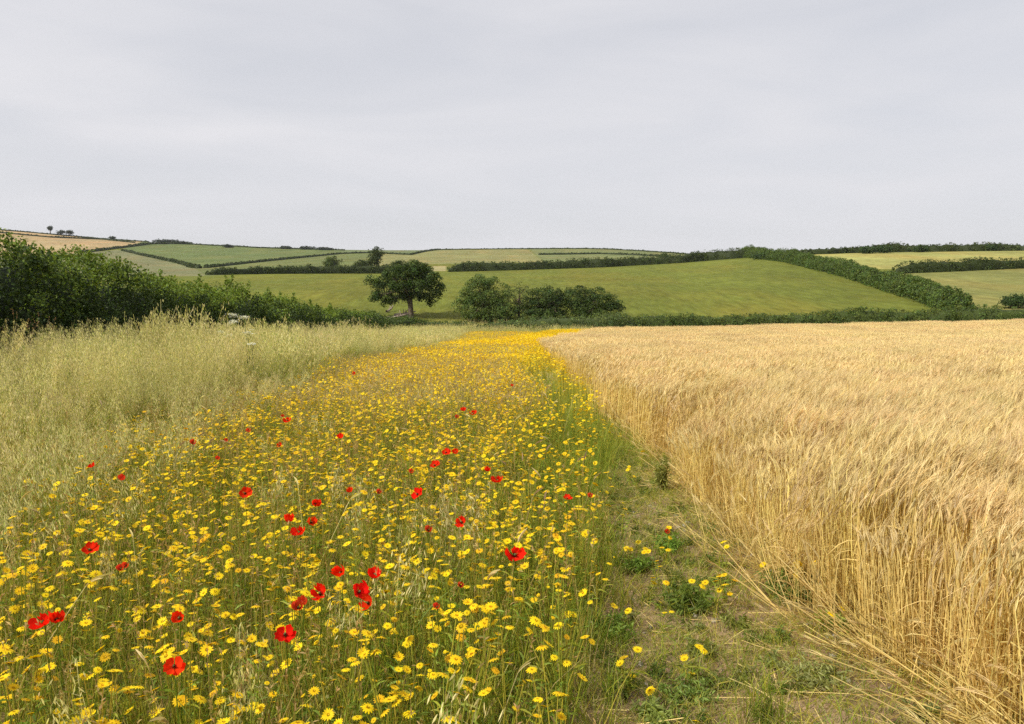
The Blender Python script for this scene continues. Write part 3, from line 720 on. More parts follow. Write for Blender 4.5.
def barley(n, half, lod, h=(.71, .86), lay=0.0, lay_az=None, ears=1.0):
    mb = MB()
    if isinstance(half, tuple): B0 = np.stack([R.uniform(-half[0], half[0], n), R.uniform(-half[1], half[1], n), np.zeros(n)], 1)
    else: B0 = np.stack([R.uniform(-half, half, n), R.uniform(-half, half, n), np.zeros(n)], 1)
    H = R.uniform(h[0], h[1], n)
    D = np.stack([R.normal(.02, .07, n), R.normal(0, .07, n), np.ones(n)], 1)
    if lay > 0:
        az = (lay_az if lay_az is not None else math.pi) + R.normal(0, .55, n)
        ti = np.clip(R.normal(lay, .28, n), .1, 1.5)
        D = np.stack([np.cos(az) * np.sin(ti), np.sin(az) * np.sin(ti), np.cos(ti) + .04], 1)
    D = unit(D)
    Bd = np.stack([R.normal(.07, .05, n), R.normal(.02, .05, n), np.full(n, -.03)], 1)
    sw = {0: .0048, 1: .007, 2: .014}[lod]; prof = {0: [1.1, 1, .95, .8], 1: [1, .9, .8], 2: [1, .8]}[lod]
    tip, T, PP = ribbons(mb, B0, D, Bd, H, sw, prof, STRAW_LOW, STRAW)
    wv = WIND + R.normal(0, .35, (n, 3)); wv[:, 2] = 0
    # nodding ear
    if ears < 1: kp = R.random(n) < ears; tip, T, n_all = tip[kp], T[kp], n; B0, H, D, Bd = B0[kp], H[kp], D[kp], Bd[kp]; n = int(kp.sum())
    wv = wv[:n]
    eD = unit(T + wv * .30); eB = wv * .38 + np.array([0, 0, -.5]) * R.uniform(.1, 1.0, (n, 1))
    eL = R.uniform(.07, .10, n)
    ew = {0: .0115, 1: .015, 2: .026}[lod]
    ep = [.5, 1, .9, .35] if lod < 2 else [.6, 1, .3]
    s1 = rvec(n)
    e, eT, eP = ribbons(mb, tip, eD, eB * .5, eL, ew, ep, HEAD, HEAD * .97, side=s1)
    if lod == 0:
        ribbons(mb, tip, eD, eB * .5, eL, ew * .8, ep, HEAD * .9, HEAD, side=unit(np.cross(eD, s1)))
    na_ = {0: 12, 1: 6, 2: 3}[lod]
    src = eP[:, R.integers(0, eP.shape[1], na_)].reshape(-1, 3) if False else np.repeat(eP[:, 1:], 1, 1)
    k_ = src.shape[1]; pick_ = R.integers(0, k_, (n, na_))
    A0 = src[np.arange(n)[:, None], pick_].reshape(-1, 3)
    aD = unit(np.repeat(eT, na_, 0) + R.normal(0, .15, (n * na_, 3)) + np.array([0, 0, .35]))
    ribbons(mb, A0, aD, np.repeat(wv, na_, 0) * .12 + np.array([0, 0, -.22]), R.uniform(.075, .12, n * na_), {0: .0020, 1: .0042, 2: .010}[lod], [1, .7, .12] if lod < 2 else [1, .2], AWN, AWN * 1.05)
    # withered leaves
    if lod < 2:
        m = int(n * .9); q = R.integers(0, n, m); t = R.uniform(.15, .75, m)[:, None]
        S0 = B0[q] + H[q][:, None] * (D[q] * t + Bd[q] * t * t)
        a = R.uniform(0, 6.28, m); lD = unit(np.stack([np.cos(a) * .5, np.sin(a) * .5, R.uniform(.1, .9, m)], 1))
        ribbons(mb, S0, lD, np.stack([np.cos(a) * .3, np.sin(a) * .3, -R.uniform(.5, 1.2, m)], 1), R.uniform(.09, .2, m), .006 if lod == 0 else .009, [.8, 1, .7, .1], STRAW * .98, STRAW * np.array([.95, .9, .85]))
    return mb

# ---- the barley field
bl = Layer()
nr = [bl.proto(barley(30, .14, 0).mesh('barley_near', M_straw)) for _ in range(8)]
md = [bl.proto(barley(95, .34, 1).mesh('barley_mid', M_straw)) for _ in range(6)]
fr = [bl.proto(barley(420, 1.15, 2, (.70, .88)).mesh('barley_far', M_straw)) for _ in range(6)]
lo = [bl.proto(barley(18, .13, 0, (.6, .85), .95).mesh('barley_laid', M_straw)) for _ in range(6)]
edge_h = lambda X, Y: .64 + .36 * np.clip((X - wheat_edge(Y) - .1 + .12 * wav(X, Y, .5)) / np.where(Y < 4.5, .35, np.clip(1.0 - .05 * Y, .4, 2)), 0, 1) ** .8
inW = lambda o: (lambda X, Y: ((X > wheat_edge(Y) + o) & (Y < wheat_far(X))).astype(float))
X, Y = grid_pts(1.2, 12, 1.2, 9.5, .155, dens=inW(.12)); en = X < wheat_edge(Y) + np.where(Y < 4.5, .15, .5)
bl.add(X[~en], Y[~en], nr, .86, 1.08, (-.5, .5), .08, sfun=edge_h); bl.add(X[en], Y[en], nr, .8, 1.12, (-1.3, 1.3), .2, sfun=edge_h)
X, Y = grid_pts(1.2, 24, 9.3, 27, .42, dens=inW(.30)); bl.add(X, Y, md, .88, 1.1, (-.5, .5), .05, sfun=edge_h)
X, Y = grid_pts(1.2, 75, 26, 80, 1.25, margin=4, dens=inW(.9)); bl.add(X, Y, fr, .9, 1.08, (-.5, .5), .02)
# fill along the ragged edge in the middle and far distance
X, Y = grid_pts(1.2, 4.6, 9.3, 80, .30, dens=lambda X, Y: ((X > wheat_edge(Y) + .15) & (X < wheat_edge(Y) + .15 + np.where(Y > 26, 1.3, .35)) & (Y < wheat_far(X))) * np.where(Y > 26, .6, 1.)); bl.add(X, Y, md, .72, 1.0, (-.5, .5), .08)
bl.build('barley_field', 'ripe golden barley filling the right half of the view', 'barley crop')

# ---- laid and broken stalks along its edge
ll = Layer()
lo = [ll.proto(barley(14, .12, 0, (.35, .68), a, math.pi + R.uniform(-.6, 1.0), .25).mesh('laid_stalks', M_straw)) for a in (.45, .7, .9, 1.1, 1.3, 1.42)]
X, Y = grid_pts(.9, 3.4, 3.4, 13, .14, dens=lambda X, Y: np.exp(-((X - wheat_edge(Y) - .20) / .22) ** 2) * np.clip(1.0 - Y / 14, .1, .75)); ll.add(X, Y, lo[:4], .6, 1.0, (-1.2, 1.2), .1)
X, Y = grid_pts(1.4, 3.2, 1.4, 3.7, .14, dens=lambda X, Y: .8 * (X > 1.66 + .04 * (Y - 2))); ll.add(X, Y, lo[2:], .7, 1.05, (-.5, .5), .1)
ll.build('laid_barley', 'fallen and broken barley stalks lying along the crop edge', 'fallen straw')

# ------------------------------------------------------------------ meadow plants
G1 = np.array((0.19, 0.27, 0.030)); G2 = np.array((0.35, 0.37, 0.045)); OL = np.array((0.53, 0.46, 0.070)); BR = np.array((0.42, 0.29, 0.11)); BUF = np.array((0.64, 0.54, 0.25)); SAGE = np.array((0.33, 0.38, 0.09)); OAT = np.array((0.69, 0.62, 0.31))
YEL = np.array((0.90, 0.645, 0.010)); YEL2 = np.array((0.80, 0.50, 0.012))
def mixc(cols, p, n): 
    cols = np.array(cols); return cols[R.choice(len(cols), n, p=p)]

def grass_mb(n, half, h, w, colours, probs, lean=.25, nseg=4, seed_heads=0, head=BR, hw=.006):
    mb = MB()
    B0 = np.stack([R.uniform(-half, half, n), R.uniform(-half, half, n), np.zeros(n)], 1)
    a = R.uniform(0, 6.28, n); H = R.uniform(h[0], h[1], n)
    dr = np.stack([np.cos(a), np.sin(a), np.zeros(n)], 1)
    D = unit(dr * R.uniform(0, lean, (n, 1)) + np.array([0, 0, 1.])); Bd = dr * R.uniform(.0, lean * 1.4, (n, 1)) + np.array([0, 0, -.12])
    c = mixc(colours, probs, n)
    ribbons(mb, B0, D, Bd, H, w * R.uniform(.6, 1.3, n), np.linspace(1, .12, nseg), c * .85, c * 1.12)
    if seed_heads:
        m = seed_heads
        B0 = np.stack([R.uniform(-half, half, m), R.uniform(-half, half, m), np.zeros(m)], 1)
        a = R.uniform(0, 6.28, m); dr = np.stack([np.cos(a), np.sin(a), np.zeros(m)], 1); H = R.uniform(h[1] * .8, h[1] * 1.3, m)
        tip, T, _ = ribbons(mb, B0, unit(dr * .1 + np.array([0, 0, 1.])), dr * R.uniform(0, .25, (m, 1)), H, w * .55, [1, .8, .6], c[:1].mean(0) * 1.0, head)
        q = 7
        A0 = np.repeat(tip, q, 0) - np.repeat(T, q, 0) * R.uniform(0, .09, (m * q, 1)) 
        ribbons(mb, A0, unit(np.repeat(T, q, 0) + R.normal(0, .5, (m * q, 3))), np.array([0, 0, -.3]), R.uniform(.012, .03, m * q), hw, [.4, 1, .2], head, head * 1.15)
    return mb

def oat_mb(n, half, lod, h=(.85, 1.25)):
    mb = MB()
    B0 = np.stack([R.uniform(-half, half, n), R.uniform(-half, half, n), np.zeros(n)], 1)
    a = R.uniform(0, 6.28, n); H = R.uniform(h[0], h[1], n); dr = np.stack([np.cos(a), np.sin(a), np.zeros(n)], 1) + np.array([.35, 0, 0])
    D = unit(dr * .08 + np.array([0, 0, 1.])); Bd = dr * R.uniform(.05, .22, (n, 1))
    W = {0: .0045, 1: .009, 2: .02}[lod]
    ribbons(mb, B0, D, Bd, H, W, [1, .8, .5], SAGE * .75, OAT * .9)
    q = {0: 34, 1: 18, 2: 9}[lod]
    t = R.uniform(.70, 1.0, (n, q, 1))
    A = B0[:, None] + H[:, None, None] * (D[:, None] * t + Bd[:, None] * t * t)
    off = R.normal(0, 1, (n, q, 3)) * np.array([1, 1, .35]) * (.035 * (1.25 - t) * 2.2) + dr[:, None] * .02
    A = (A + off).reshape(-1, 3)
    dn = unit(np.stack([R.normal(.25, .3, n * q), R.normal(0, .3, n * q), -np.ones(n * q)], 1))
    c = mixc([OAT, OAT * 1.12, SAGE * 1.1, BUF], [.4, .25, .2, .15], n * q)
    ribbons(mb, A, dn, np.zeros(3), R.uniform(.020, .042, n * q) * (1, 1.4, 2.4)[lod], {0: .0065, 1: .012, 2: .026}[lod], [.3, 1, .1], c)
    if lod == 0:
        ribbons(mb, B0[:, None].repeat(q // 2, 1).reshape(-1, 3) * 0 + (B0[:, None] + H[:, None, None] * (D[:, None] * t[:, :q // 2] + Bd[:, None] * t[:, :q // 2] ** 2)).reshape(-1, 3),
                unit(R.normal(0, 1, (n * (q // 2), 3)) + np.array([0, 0, .4])), np.array([0, 0, -.4]), .05, .0016, [1, .6], OAT * .8)
    # leaves low down
    m = n * (3 if lod < 2 else 2); a = R.uniform(0, 6.28, m); dr = np.stack([np.cos(a), np.sin(a), np.zeros(m)], 1)
    B1 = np.stack([R.uniform(-half, half, m), R.uniform(-half, half, m), np.zeros(m)], 1)
    c = mixc([G2, SAGE, OL, G1], [.35, .35, .15, .15], m)
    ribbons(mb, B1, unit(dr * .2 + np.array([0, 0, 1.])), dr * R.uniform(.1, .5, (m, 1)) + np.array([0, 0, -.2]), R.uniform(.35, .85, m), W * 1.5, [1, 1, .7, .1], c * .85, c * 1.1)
    return mb

def marigold_head(mb, c, nrm, r, lod, tint):
    """one yellow daisy flower centred at c facing nrm"""
    nrm = nrm / np.linalg.norm(nrm)
    a = np.cross(nrm, [0.3, 1, .2]); a /= np.linalg.norm(a); b = np.cross(nrm, a)
    k_ = {0: 13, 1: 8, 2: 6}[lod]
    th = np.linspace(0, 2 * math.pi, k_, endpoint=False) + R.random() * 3
    dr = a * np.cos(th)[:, None] + b * np.sin(th)[:, None]
    rr = r * R.uniform(.85, 1.1, k_)
    cup = R.uniform(-.25, .35)
    if lod == 2:
        V = np.concatenate([[c], c + dr * r]); mb.raw(V, None, [(0, 1 + j, 1 + (j + 1) % 6) for j in range(6)], np.clip(tint, 0, 1)); return
    ribbons(mb, c + dr * r * .18, dr + nrm * .15, nrm * cup - nrm * .25, rr * .85, r * (.34 if lod == 0 else .6), [.6, 1, .9, .45] if lod == 0 else [.6, 1], tint, tint * 1.04, side=np.tile(nrm, (k_, 1)), jit=.06)
    # golden disc
    n2 = 7; t2 = np.linspace(0, 2 * math.pi, n2, endpoint=False); d2 = a * np.cos(t2)[:, None] + b * np.sin(t2)[:, None]
    V = np.concatenate([[c + nrm * r * .2], c + d2 * r * .22 + nrm * r * .12, c + d2 * r * .30])
    Q = [(1 + j, 1 + (j + 1) % n2, 1 + n2 + (j + 1) % n2, 1 + n2 + j) for j in range(n2)]
    mb.raw(V, Q, [(0, 1 + j, 1 + (j + 1) % n2) for j in range(n2)], (0.82, 0.54, 0.012))

def marigold_parts(lod=0, nh=4, hgt=(.34, .56), spread=.12, r=.0164):
    """returns (stems mb, leaves mb, [head mbs])"""
    st = MB(); lf = MB(); hd = []
    for j in range(nh):
        a = R.uniform(0, 6.28); H = R.uniform(*hgt); s = R.uniform(.02, spread)
        tipx = np.array([math.cos(a) * s, math.sin(a) * s, H]); base = np.array([math.cos(a) * .012, math.sin(a) * .012, 0])
        m1 = np.array([math.cos(a) * s * .35, math.sin(a) * s * .35, H * .55])
        c = G2 if R.random() < .6 else OL
        if lod == 0: tube(st, [base, m1, tipx], [.0024, .0019, .0014], c, 4, cap=False)
        else: ribbons(st, base, tipx - base, np.zeros(3), 1.0, .005 * lod, [1, .8], c)
        n = 7 if lod == 0 else 3
        t = R.uniform(.1, .85, n)
        S = base + (tipx - base) * t[:, None]; aa = R.uniform(0, 6.28, n); dr = np.stack([np.cos(aa), np.sin(aa), R.uniform(.3, 1, n)], 1)
        c = mixc([G1, G1 * 1.2, G2], [.4, .3, .3], n)
        ribbons(lf, S, unit(dr), np.array([0, 0, -.35]), R.uniform(.035, .075, n), .007 if lod == 0 else .014, [.4, 1, .8, .2] if lod == 0 else [1, .2], c)
        h = MB(); nrm = np.array([R.normal(0, .35), R.normal(-.05, .35), 1.0])
        x_ = R.random(); tint = YEL if x_ < .88 else YEL2
        marigold_head(h, tipx, nrm, r * (R.uniform(.8, 1.35) if R.random() < .82 else R.uniform(.35, .6)), lod, tint)
        # green cup below the flower
        if lod == 0:
            tube(h, [tipx - np.array([0, 0, .008]), tipx - np.array([0, 0, .001])], [.003, .006], G2, 5, cap=False)
        hd.append(h)
    return st, lf, hd

# ---- meadow density helpers
def strip_density(X, Y):
    """how thick the yellow flowers stand (0..1)"""
    l = oat_edge(Y); r_ = path_left(Y)
    u = np.clip((X - l) / 1.6, 0, 1) * np.clip((r_ - X) / .3 + .55, 0, 1)
    n = .95 + .75 * wav(X, Y * .7, .75) + .12 * wav(X + 9, Y, 3.)
    side = np.where(Y > 12, np.clip(1.15 - .0 * X, 0, 1), 1)
    d = u * np.clip(n, .2, 1) * side
    # the strip next to the crop turns green and bare of flowers in the middle distance
    green = (X > r_ - np.clip(.15 + .07 * Y, 0, 1.5)) & (Y > 5) & (Y < 38)
    return np.where(green, d * np.clip(.25 + .5 * wav(X, Y, 1.2), .1, .6), d) * (X < r_) * (X > l - .5)

mg = Layer()      # grasses of the flower strip
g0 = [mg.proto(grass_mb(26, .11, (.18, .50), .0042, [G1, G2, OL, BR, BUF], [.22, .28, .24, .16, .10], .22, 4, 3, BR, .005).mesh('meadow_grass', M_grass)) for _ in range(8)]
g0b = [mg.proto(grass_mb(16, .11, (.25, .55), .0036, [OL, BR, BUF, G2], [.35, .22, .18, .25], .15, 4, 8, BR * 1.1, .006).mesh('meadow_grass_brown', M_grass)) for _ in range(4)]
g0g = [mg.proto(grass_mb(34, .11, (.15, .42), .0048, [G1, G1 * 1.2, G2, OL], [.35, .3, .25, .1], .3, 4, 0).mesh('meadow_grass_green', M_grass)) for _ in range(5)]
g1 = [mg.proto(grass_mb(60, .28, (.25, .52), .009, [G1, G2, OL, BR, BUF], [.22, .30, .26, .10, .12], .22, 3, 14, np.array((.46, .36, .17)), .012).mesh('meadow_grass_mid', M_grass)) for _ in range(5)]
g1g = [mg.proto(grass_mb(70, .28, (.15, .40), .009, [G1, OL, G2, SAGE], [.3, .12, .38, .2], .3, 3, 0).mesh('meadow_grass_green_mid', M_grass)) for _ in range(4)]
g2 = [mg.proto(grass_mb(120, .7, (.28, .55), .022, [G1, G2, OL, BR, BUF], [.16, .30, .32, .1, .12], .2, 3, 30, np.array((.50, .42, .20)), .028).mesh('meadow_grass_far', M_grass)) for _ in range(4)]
plume = []
def plume_mb(n, c):
    mb = MB()
    B0 = np.stack([R.uniform(-.1, .1, n), R.uniform(-.1, .1, n), np.zeros(n)], 1); a = R.uniform(0, 6.28, n)
    dr = np.stack([np.cos(a), np.sin(a), np.zeros(n)], 1); H = R.uniform(.5, .72, n)
    tip, T, _ = ribbons(mb, B0, unit(dr * .1 + np.array([0, 0, 1.])), dr * .22, H, .003, [1, .9, .8], OL, c)
    for s in (rvec(n), rvec(n), rvec(n)):
        ribbons(mb, tip, T, dr * .5 + np.array([0, 0, -.25]), R.uniform(.05, .09, n), .010, [.4, 1, 1, .8, .2], c, c * 1.1, side=s)
    return mb
plume = [mg.proto(plume_mb(2, c).mesh('plume_grass', M_grass)) for c in (BUF * 1.1, np.array((.36, .24, .15)), BUF)]
vg = lambda Y: np.clip(.15 + .07 * Y, 0, 1.5) * (Y > 5) * np.clip((46 - Y) / 12, 0, 1)
mask_m = lambda X, Y: (X < path_left(Y) + .05) & (X > oat_edge(Y) - .8)
gedge = lambda X, Y: np.exp(-((X - path_left(Y) + .25 + .03 * Y) / (.35 + .035 * Y)) ** 2)
X, Y = grid_pts(-8, 1.6, 1.0, 10, .125, dens=lambda X, Y: mask_m(X, Y) * (1 - .6 * gedge(X, Y)) * .85 * (X < path_left(Y) - vg(Y))); mg.add(X, Y, g0 + g0b[:2] + g0g[:2], .75, 1.1, tilt=.1)
X, Y = grid_pts(-8, 1.6, 1.0, 10, .15, dens=lambda X, Y: mask_m(X, Y) * np.clip(.25 + gedge(X, Y), 0, 1)); mg.add(X, Y, g0g, .6, 1.1, tilt=.1)
X, Y = grid_pts(-10, 2.2, 10, 30, .30, dens=lambda X, Y: mask_m(X, Y) * (1 - .7 * gedge(X, Y)) * (X < path_left(Y) - vg(Y))); mg.add(X, Y, g1, .8, 1.1, tilt=.06)
X, Y = grid_pts(-10, 2.2, 9, 40, .26, dens=lambda X, Y: mask_m(X, Y) * (X > path_left(Y) - vg(Y) - .2)); mg.add(X, Y, g1g, .5, .95, tilt=.06, wavy=1.5)
X, Y = grid_pts(-2, 2.2, 9, 24, .22, dens=lambda X, Y: (X > path_left(Y)) & (X < wheat_edge(Y) + .1)); mg.add(X, Y, g1g, .3, .65, tilt=.06, wavy=1.5)
X, Y = grid_pts(-10, 3, 29, 82, .75, dens=lambda X, Y: mask_m(X, Y) * (X < path_left(Y) - .8 * vg(Y))); mg.add(X, Y, g2, .8, 1.05, tilt=.03)
X, Y = grid_pts(-8, 1.0, 1.6, 14, .5, dens=lambda X, Y: mask_m(X, Y) * .32); mg.add(X, Y, plume, .75, 1.05, tilt=.1)
mg.build('meadow_grass', 'olive and brown meadow grasses between the yellow flowers', 'grass')

# ---- pale tall oat grass on the left
ol = Layer()
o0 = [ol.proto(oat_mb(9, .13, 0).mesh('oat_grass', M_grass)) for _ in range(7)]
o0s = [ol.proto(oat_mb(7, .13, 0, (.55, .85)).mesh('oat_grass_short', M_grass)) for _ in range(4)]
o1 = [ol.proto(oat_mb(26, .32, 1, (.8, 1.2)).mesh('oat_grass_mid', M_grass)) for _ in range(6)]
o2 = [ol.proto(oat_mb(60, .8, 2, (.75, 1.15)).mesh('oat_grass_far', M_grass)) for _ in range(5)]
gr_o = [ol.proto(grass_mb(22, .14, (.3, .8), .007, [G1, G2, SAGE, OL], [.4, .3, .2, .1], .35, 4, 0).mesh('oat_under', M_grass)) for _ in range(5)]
def plumes_mb(n):
    mb = oat_mb(n, .12, 0, (1.0, 1.3))
    B0 = np.stack([R.uniform(-.14, .14, n), R.uniform(-.14, .14, n), np.zeros(n)], 1); H = R.uniform(1.0, 1.3, n)
    a = R.uniform(-1, 1, n); dr = np.stack([np.cos(a), np.sin(a), np.zeros(n)], 1)
    D = unit(dr * .1 + np.array([0, 0, 1.])); Bd = dr * R.uniform(.08, .22, (n, 1))
    ribbons(mb, B0, D, Bd, H, .005, [1, .8, .5], SAGE, OAT)
    q = 70; t = R.uniform(.76, 1.0, (n, q, 1)); A = B0[:, None] + H[:, None, None] * (D[:, None] * t + Bd[:, None] * t * t)
    A = (A + R.normal(0, 1, (n, q, 3)) * np.array([1, 1, .3]) * (.03 * (1.15 - t) * 2.6) + dr[:, None] * .03).reshape(-1, 3)
    ribbons(mb, A, unit(np.stack([R.normal(.4, .3, n * q), R.normal(0, .3, n * q), -np.ones(n * q)], 1)), np.zeros(3), R.uniform(.025, .045, n * q), .009, [.3, 1, .1], np.array((.66, .59, .31)))
    return mb
opl = [ol.proto(plumes_mb(4).mesh('oat_plume', M_grass)) for _ in range(4)]
g_om = [ol.proto(grass_mb(60, .3, (.3, .75), .012, [G1, G2, SAGE, OL], [.6, .25, .05, .1], .3, 3, 0).mesh('oat_under_mid', M_grass)) for _ in range(4)]
dead = [ol.proto(grass_mb(6, .12, (.5, .9), .004, [BR * .6, BR * .4], [.6, .4], .2, 3, 7, np.array((.22, .14, .075)), .012).mesh('dock_stems', M_grass)) for _ in range(3)]
oat_h = lambda X, Y: .90 - .16 * np.exp(-((Y - 9.5) / 3.4) ** 2) * (X < -4.8) + .28 * np.exp(-((X + 5.6) / 1.6) ** 2 - ((Y - 14) / 5) ** 2) + .1 * np.clip((Y - 20) / 20, 0, 1)
inO = lambda X, Y: (X < oat_edge(Y) + .1) & (X > hedge_x(Y) + .55)
X, Y = grid_pts(-12, -2.5, 2.2, 14, .17, dens=lambda X, Y: inO(X, Y) * np.clip(.45 + 1.5 * wav(X, Y, .42), .03, 1)); ol.add(X, Y, o0, 0.55, 1.15, (-.8, .8), .13, wavy=1.2, sfun=oat_h)
X, Y = grid_pts(-7.5, -1.2, 2.0, 14, .24, dens=lambda X, Y: ((X < oat_edge(Y) + 1.1) & (X > oat_edge(Y) - 1.4)) * .5); ol.add(X, Y, o0s, .7, 1.05, (-.8, .8), .07)
X, Y = grid_pts(-12, -2.5, 2.2, 16, .25, dens=lambda X, Y: inO(X, Y) * .85); ol.add(X, Y, gr_o, .55, 1.0, tilt=.12, wavy=1.5)
X, Y = grid_pts(-14, -2.8, 13, 40, .42, dens=lambda X, Y: inO(X, Y) * .8); ol.add(X, Y, g_om, .7, 1.3, tilt=.1, wavy=1.5)
X, Y = grid_pts(-14, -2.8, 13.6, 36, .42, dens=lambda X, Y: inO(X, Y) * np.clip(.5 + 1.5 * wav(X, Y, .7), .06, 1)); ol.add(X, Y, o1, .68, 1.3, (-.8, .8), .12, wavy=1.6, sfun=oat_h)
X, Y = grid_pts(-16, 1.8, 35, 90, .95, dens=lambda X, Y: ((X < oat_edge(Y) + .2) & (Y < 84)) & (X > hedge_x(Y) + .6)); ol.add(X, Y, o2, .7, 1.05, (-.8, .8), .05, wavy=1.2)
X, Y = grid_pts(-12, -3.6, 8.5, 40, .62, dens=lambda X, Y: inO(X, Y) * .6 * (wav(X, Y, .9) > -.05)); ol.add(X, Y, opl, .8, 1.12, (-.8, .8), .10)
X, Y = grid_pts(-9.4, -6.8, 7, 16, .35, dens=lambda X, Y: (X < hedge_x(Y) + 3.2) * .35); ol.add(X, Y, dead, .9, 1.45, tilt=.15)
X, Y = grid_pts(-8, .6, 2.0, 16, .6, dens=lambda X, Y: mask_m(X, Y) * .22); ol.add(X, Y, o0s, .6, .9, tilt=.08)
ol.build('oat_grass', 'tall pale oat grass in seed between the hedge and flowers', 'tall grass')

# ---- yellow corn marigolds: the nearest as plants of their own, the others as one mass
def nearest_marigolds():
    X, Y = grid_pts(-6, 1.0, 1.35, 6.6, .18, dens=lambda X, Y: np.clip(strip_density(X, Y) * 1.15, 0, 1) , margin=.1)
    Z = gz(X, Y); px, py = project(X, Y, Z + .45)
    inn = (px > -15) & (px < 1030) & (py < 735)
    order = np.argsort(np.where(inn, Y, 99))[:300]
    return X, Y, order
Xm, Ym, order = nearest_marigolds()
protos = []
for v in range(7):
    st, lf, hd = marigold_parts(0, int(R.integers(6, 11)), (.30, .55) if v % 2 else (.36, .58))
    root = empty('corn_marigold', (0, 0, 0)); tag(root, 'yellow daisy-like marigold plant flowering among the nearest meadow grasses', 'flower', 'corn marigolds in the flower strip')
    link('stems', st.mesh('stems', M_grass), root); link('foliage', lf.mesh('foliage', M_grass), root)
    for h in hd: link('flower_head', h.mesh('flower_head', M_petal), root)
    protos.append(root)
used = [False] * len(protos)
for k_ in order:
    q = random.randrange(len(protos))
    o = protos[q] if not used[q] else copy_tree(protos[q]); used[q] = True
    s = R.uniform(.85, 1.12)
    o.location = (Xm[k_], Ym[k_], float(gz(Xm[k_], Ym[k_]))); o.rotation_euler = (R.normal(0, .08), R.normal(0, .08), R.uniform(0, 6.28)); o.scale = (s, s, s)
YM_MAX = float(Ym[order].max())
rest = np.setdiff1d(np.arange(len(Xm)), order)
ml = Layer()
def flower_patch(n, half, lod, r, hgt):
    mb = MB()
    for j in range(n):
        c = np.array([R.uniform(-half, half), R.uniform(-half, half), R.uniform(*hgt)])
        marigold_head(mb, c, np.array([R.normal(0, .4), R.normal(-.2, .4), 1.0]), r * R.uniform(.75, 1.25), lod, YEL if R.random() < .92 else YEL2)
        ribbons(mb, np.array([c[0], c[1], 0.]), np.array([0, 0, 1.]), np.zeros(3), c[2], .003 * (lod + 1), [1, .8], OL)
    return mb
def mari_mesh(lod, nh, **kw):
    st, lf, hd = marigold_parts(lod, nh, **kw); return merge(st, lf, *hd)
ma0 = [ml.proto(mari_mesh(0, int(R.integers(6, 11))).mesh('marigold', M_petal)) for _ in range(7)]
ma1 = [ml.proto(flower_patch(30, .22, 1, .0200, (.32, .56)).mesh('marigold_patch', M_petal)) for _ in range(7)]
ma2 = [ml.proto(flower_patch(95, .45, 2, .027, (.38, .62)).mesh('marigold_bank', M_petal)) for _ in range(5)]
ml.add(Xm[rest], Ym[rest], ma0, .85, 1.12, tilt=.08)
X, Y = grid_pts(-7, 1.2, 6.6, 11, .185, dens=lambda X, Y: np.clip(strip_density(X, Y) * 1.2, 0, 1)); ml.add(X, Y, ma0, .85, 1.12, tilt=.08)
X, Y = grid_pts(-8, 2, 11, 27, .40, dens=lambda X, Y: np.clip(strip_density(X, Y) * 1.4, 0, 1)); ml.add(X, Y, ma1, .9, 1.1, tilt=.05)
X, Y = grid_pts(-8, 2, 15, 27, .5, dens=lambda X, Y: np.clip(strip_density(X, Y), 0, 1) * .8); ml.add(X, Y, ma1, .95, 1.15, tilt=.05)
X, Y = grid_pts(-8, 2.6, 26, 80, .70, dens=lambda X, Y: np.clip(strip_density(X, Y) * 1.9, 0, 1)); ml.add(X, Y, ma2, .9, 1.05, tilt=.03)
X, Y = grid_pts(-4, 9.5, 44, 84, .62, dens=lambda X, Y: (Y > wheat_far(X) + .6) & (Y < np.minimum(wheat_far(X) + 28, 84)) & (X < 1.6 + (Y - 44) / 5.)); ml.add(X, Y, ma2, 1.0, 1.2, tilt=.03)
lowm = [ml.proto(mari_mesh(0, k_, hgt=(.06, .20), spread=.07, r=.017).mesh('low_marigold', M_petal)) for k_ in (2, 3, 3, 4)]
X, Y = grid_pts(-.3, 2.0, 2.2, 12, .34, dens=lambda X, Y: (X > path_left(Y) - .15) * (X < wheat_edge(Y) - .05) * np.clip(.35 + .8 * wav(X, Y, .6), 0, .9)); ml.add(X, Y, lowm, .8, 1.2, tilt=.1)
ml.build('marigold_mass', 'mass of small yellow flowers filling the strip beside the barley', 'flowers')

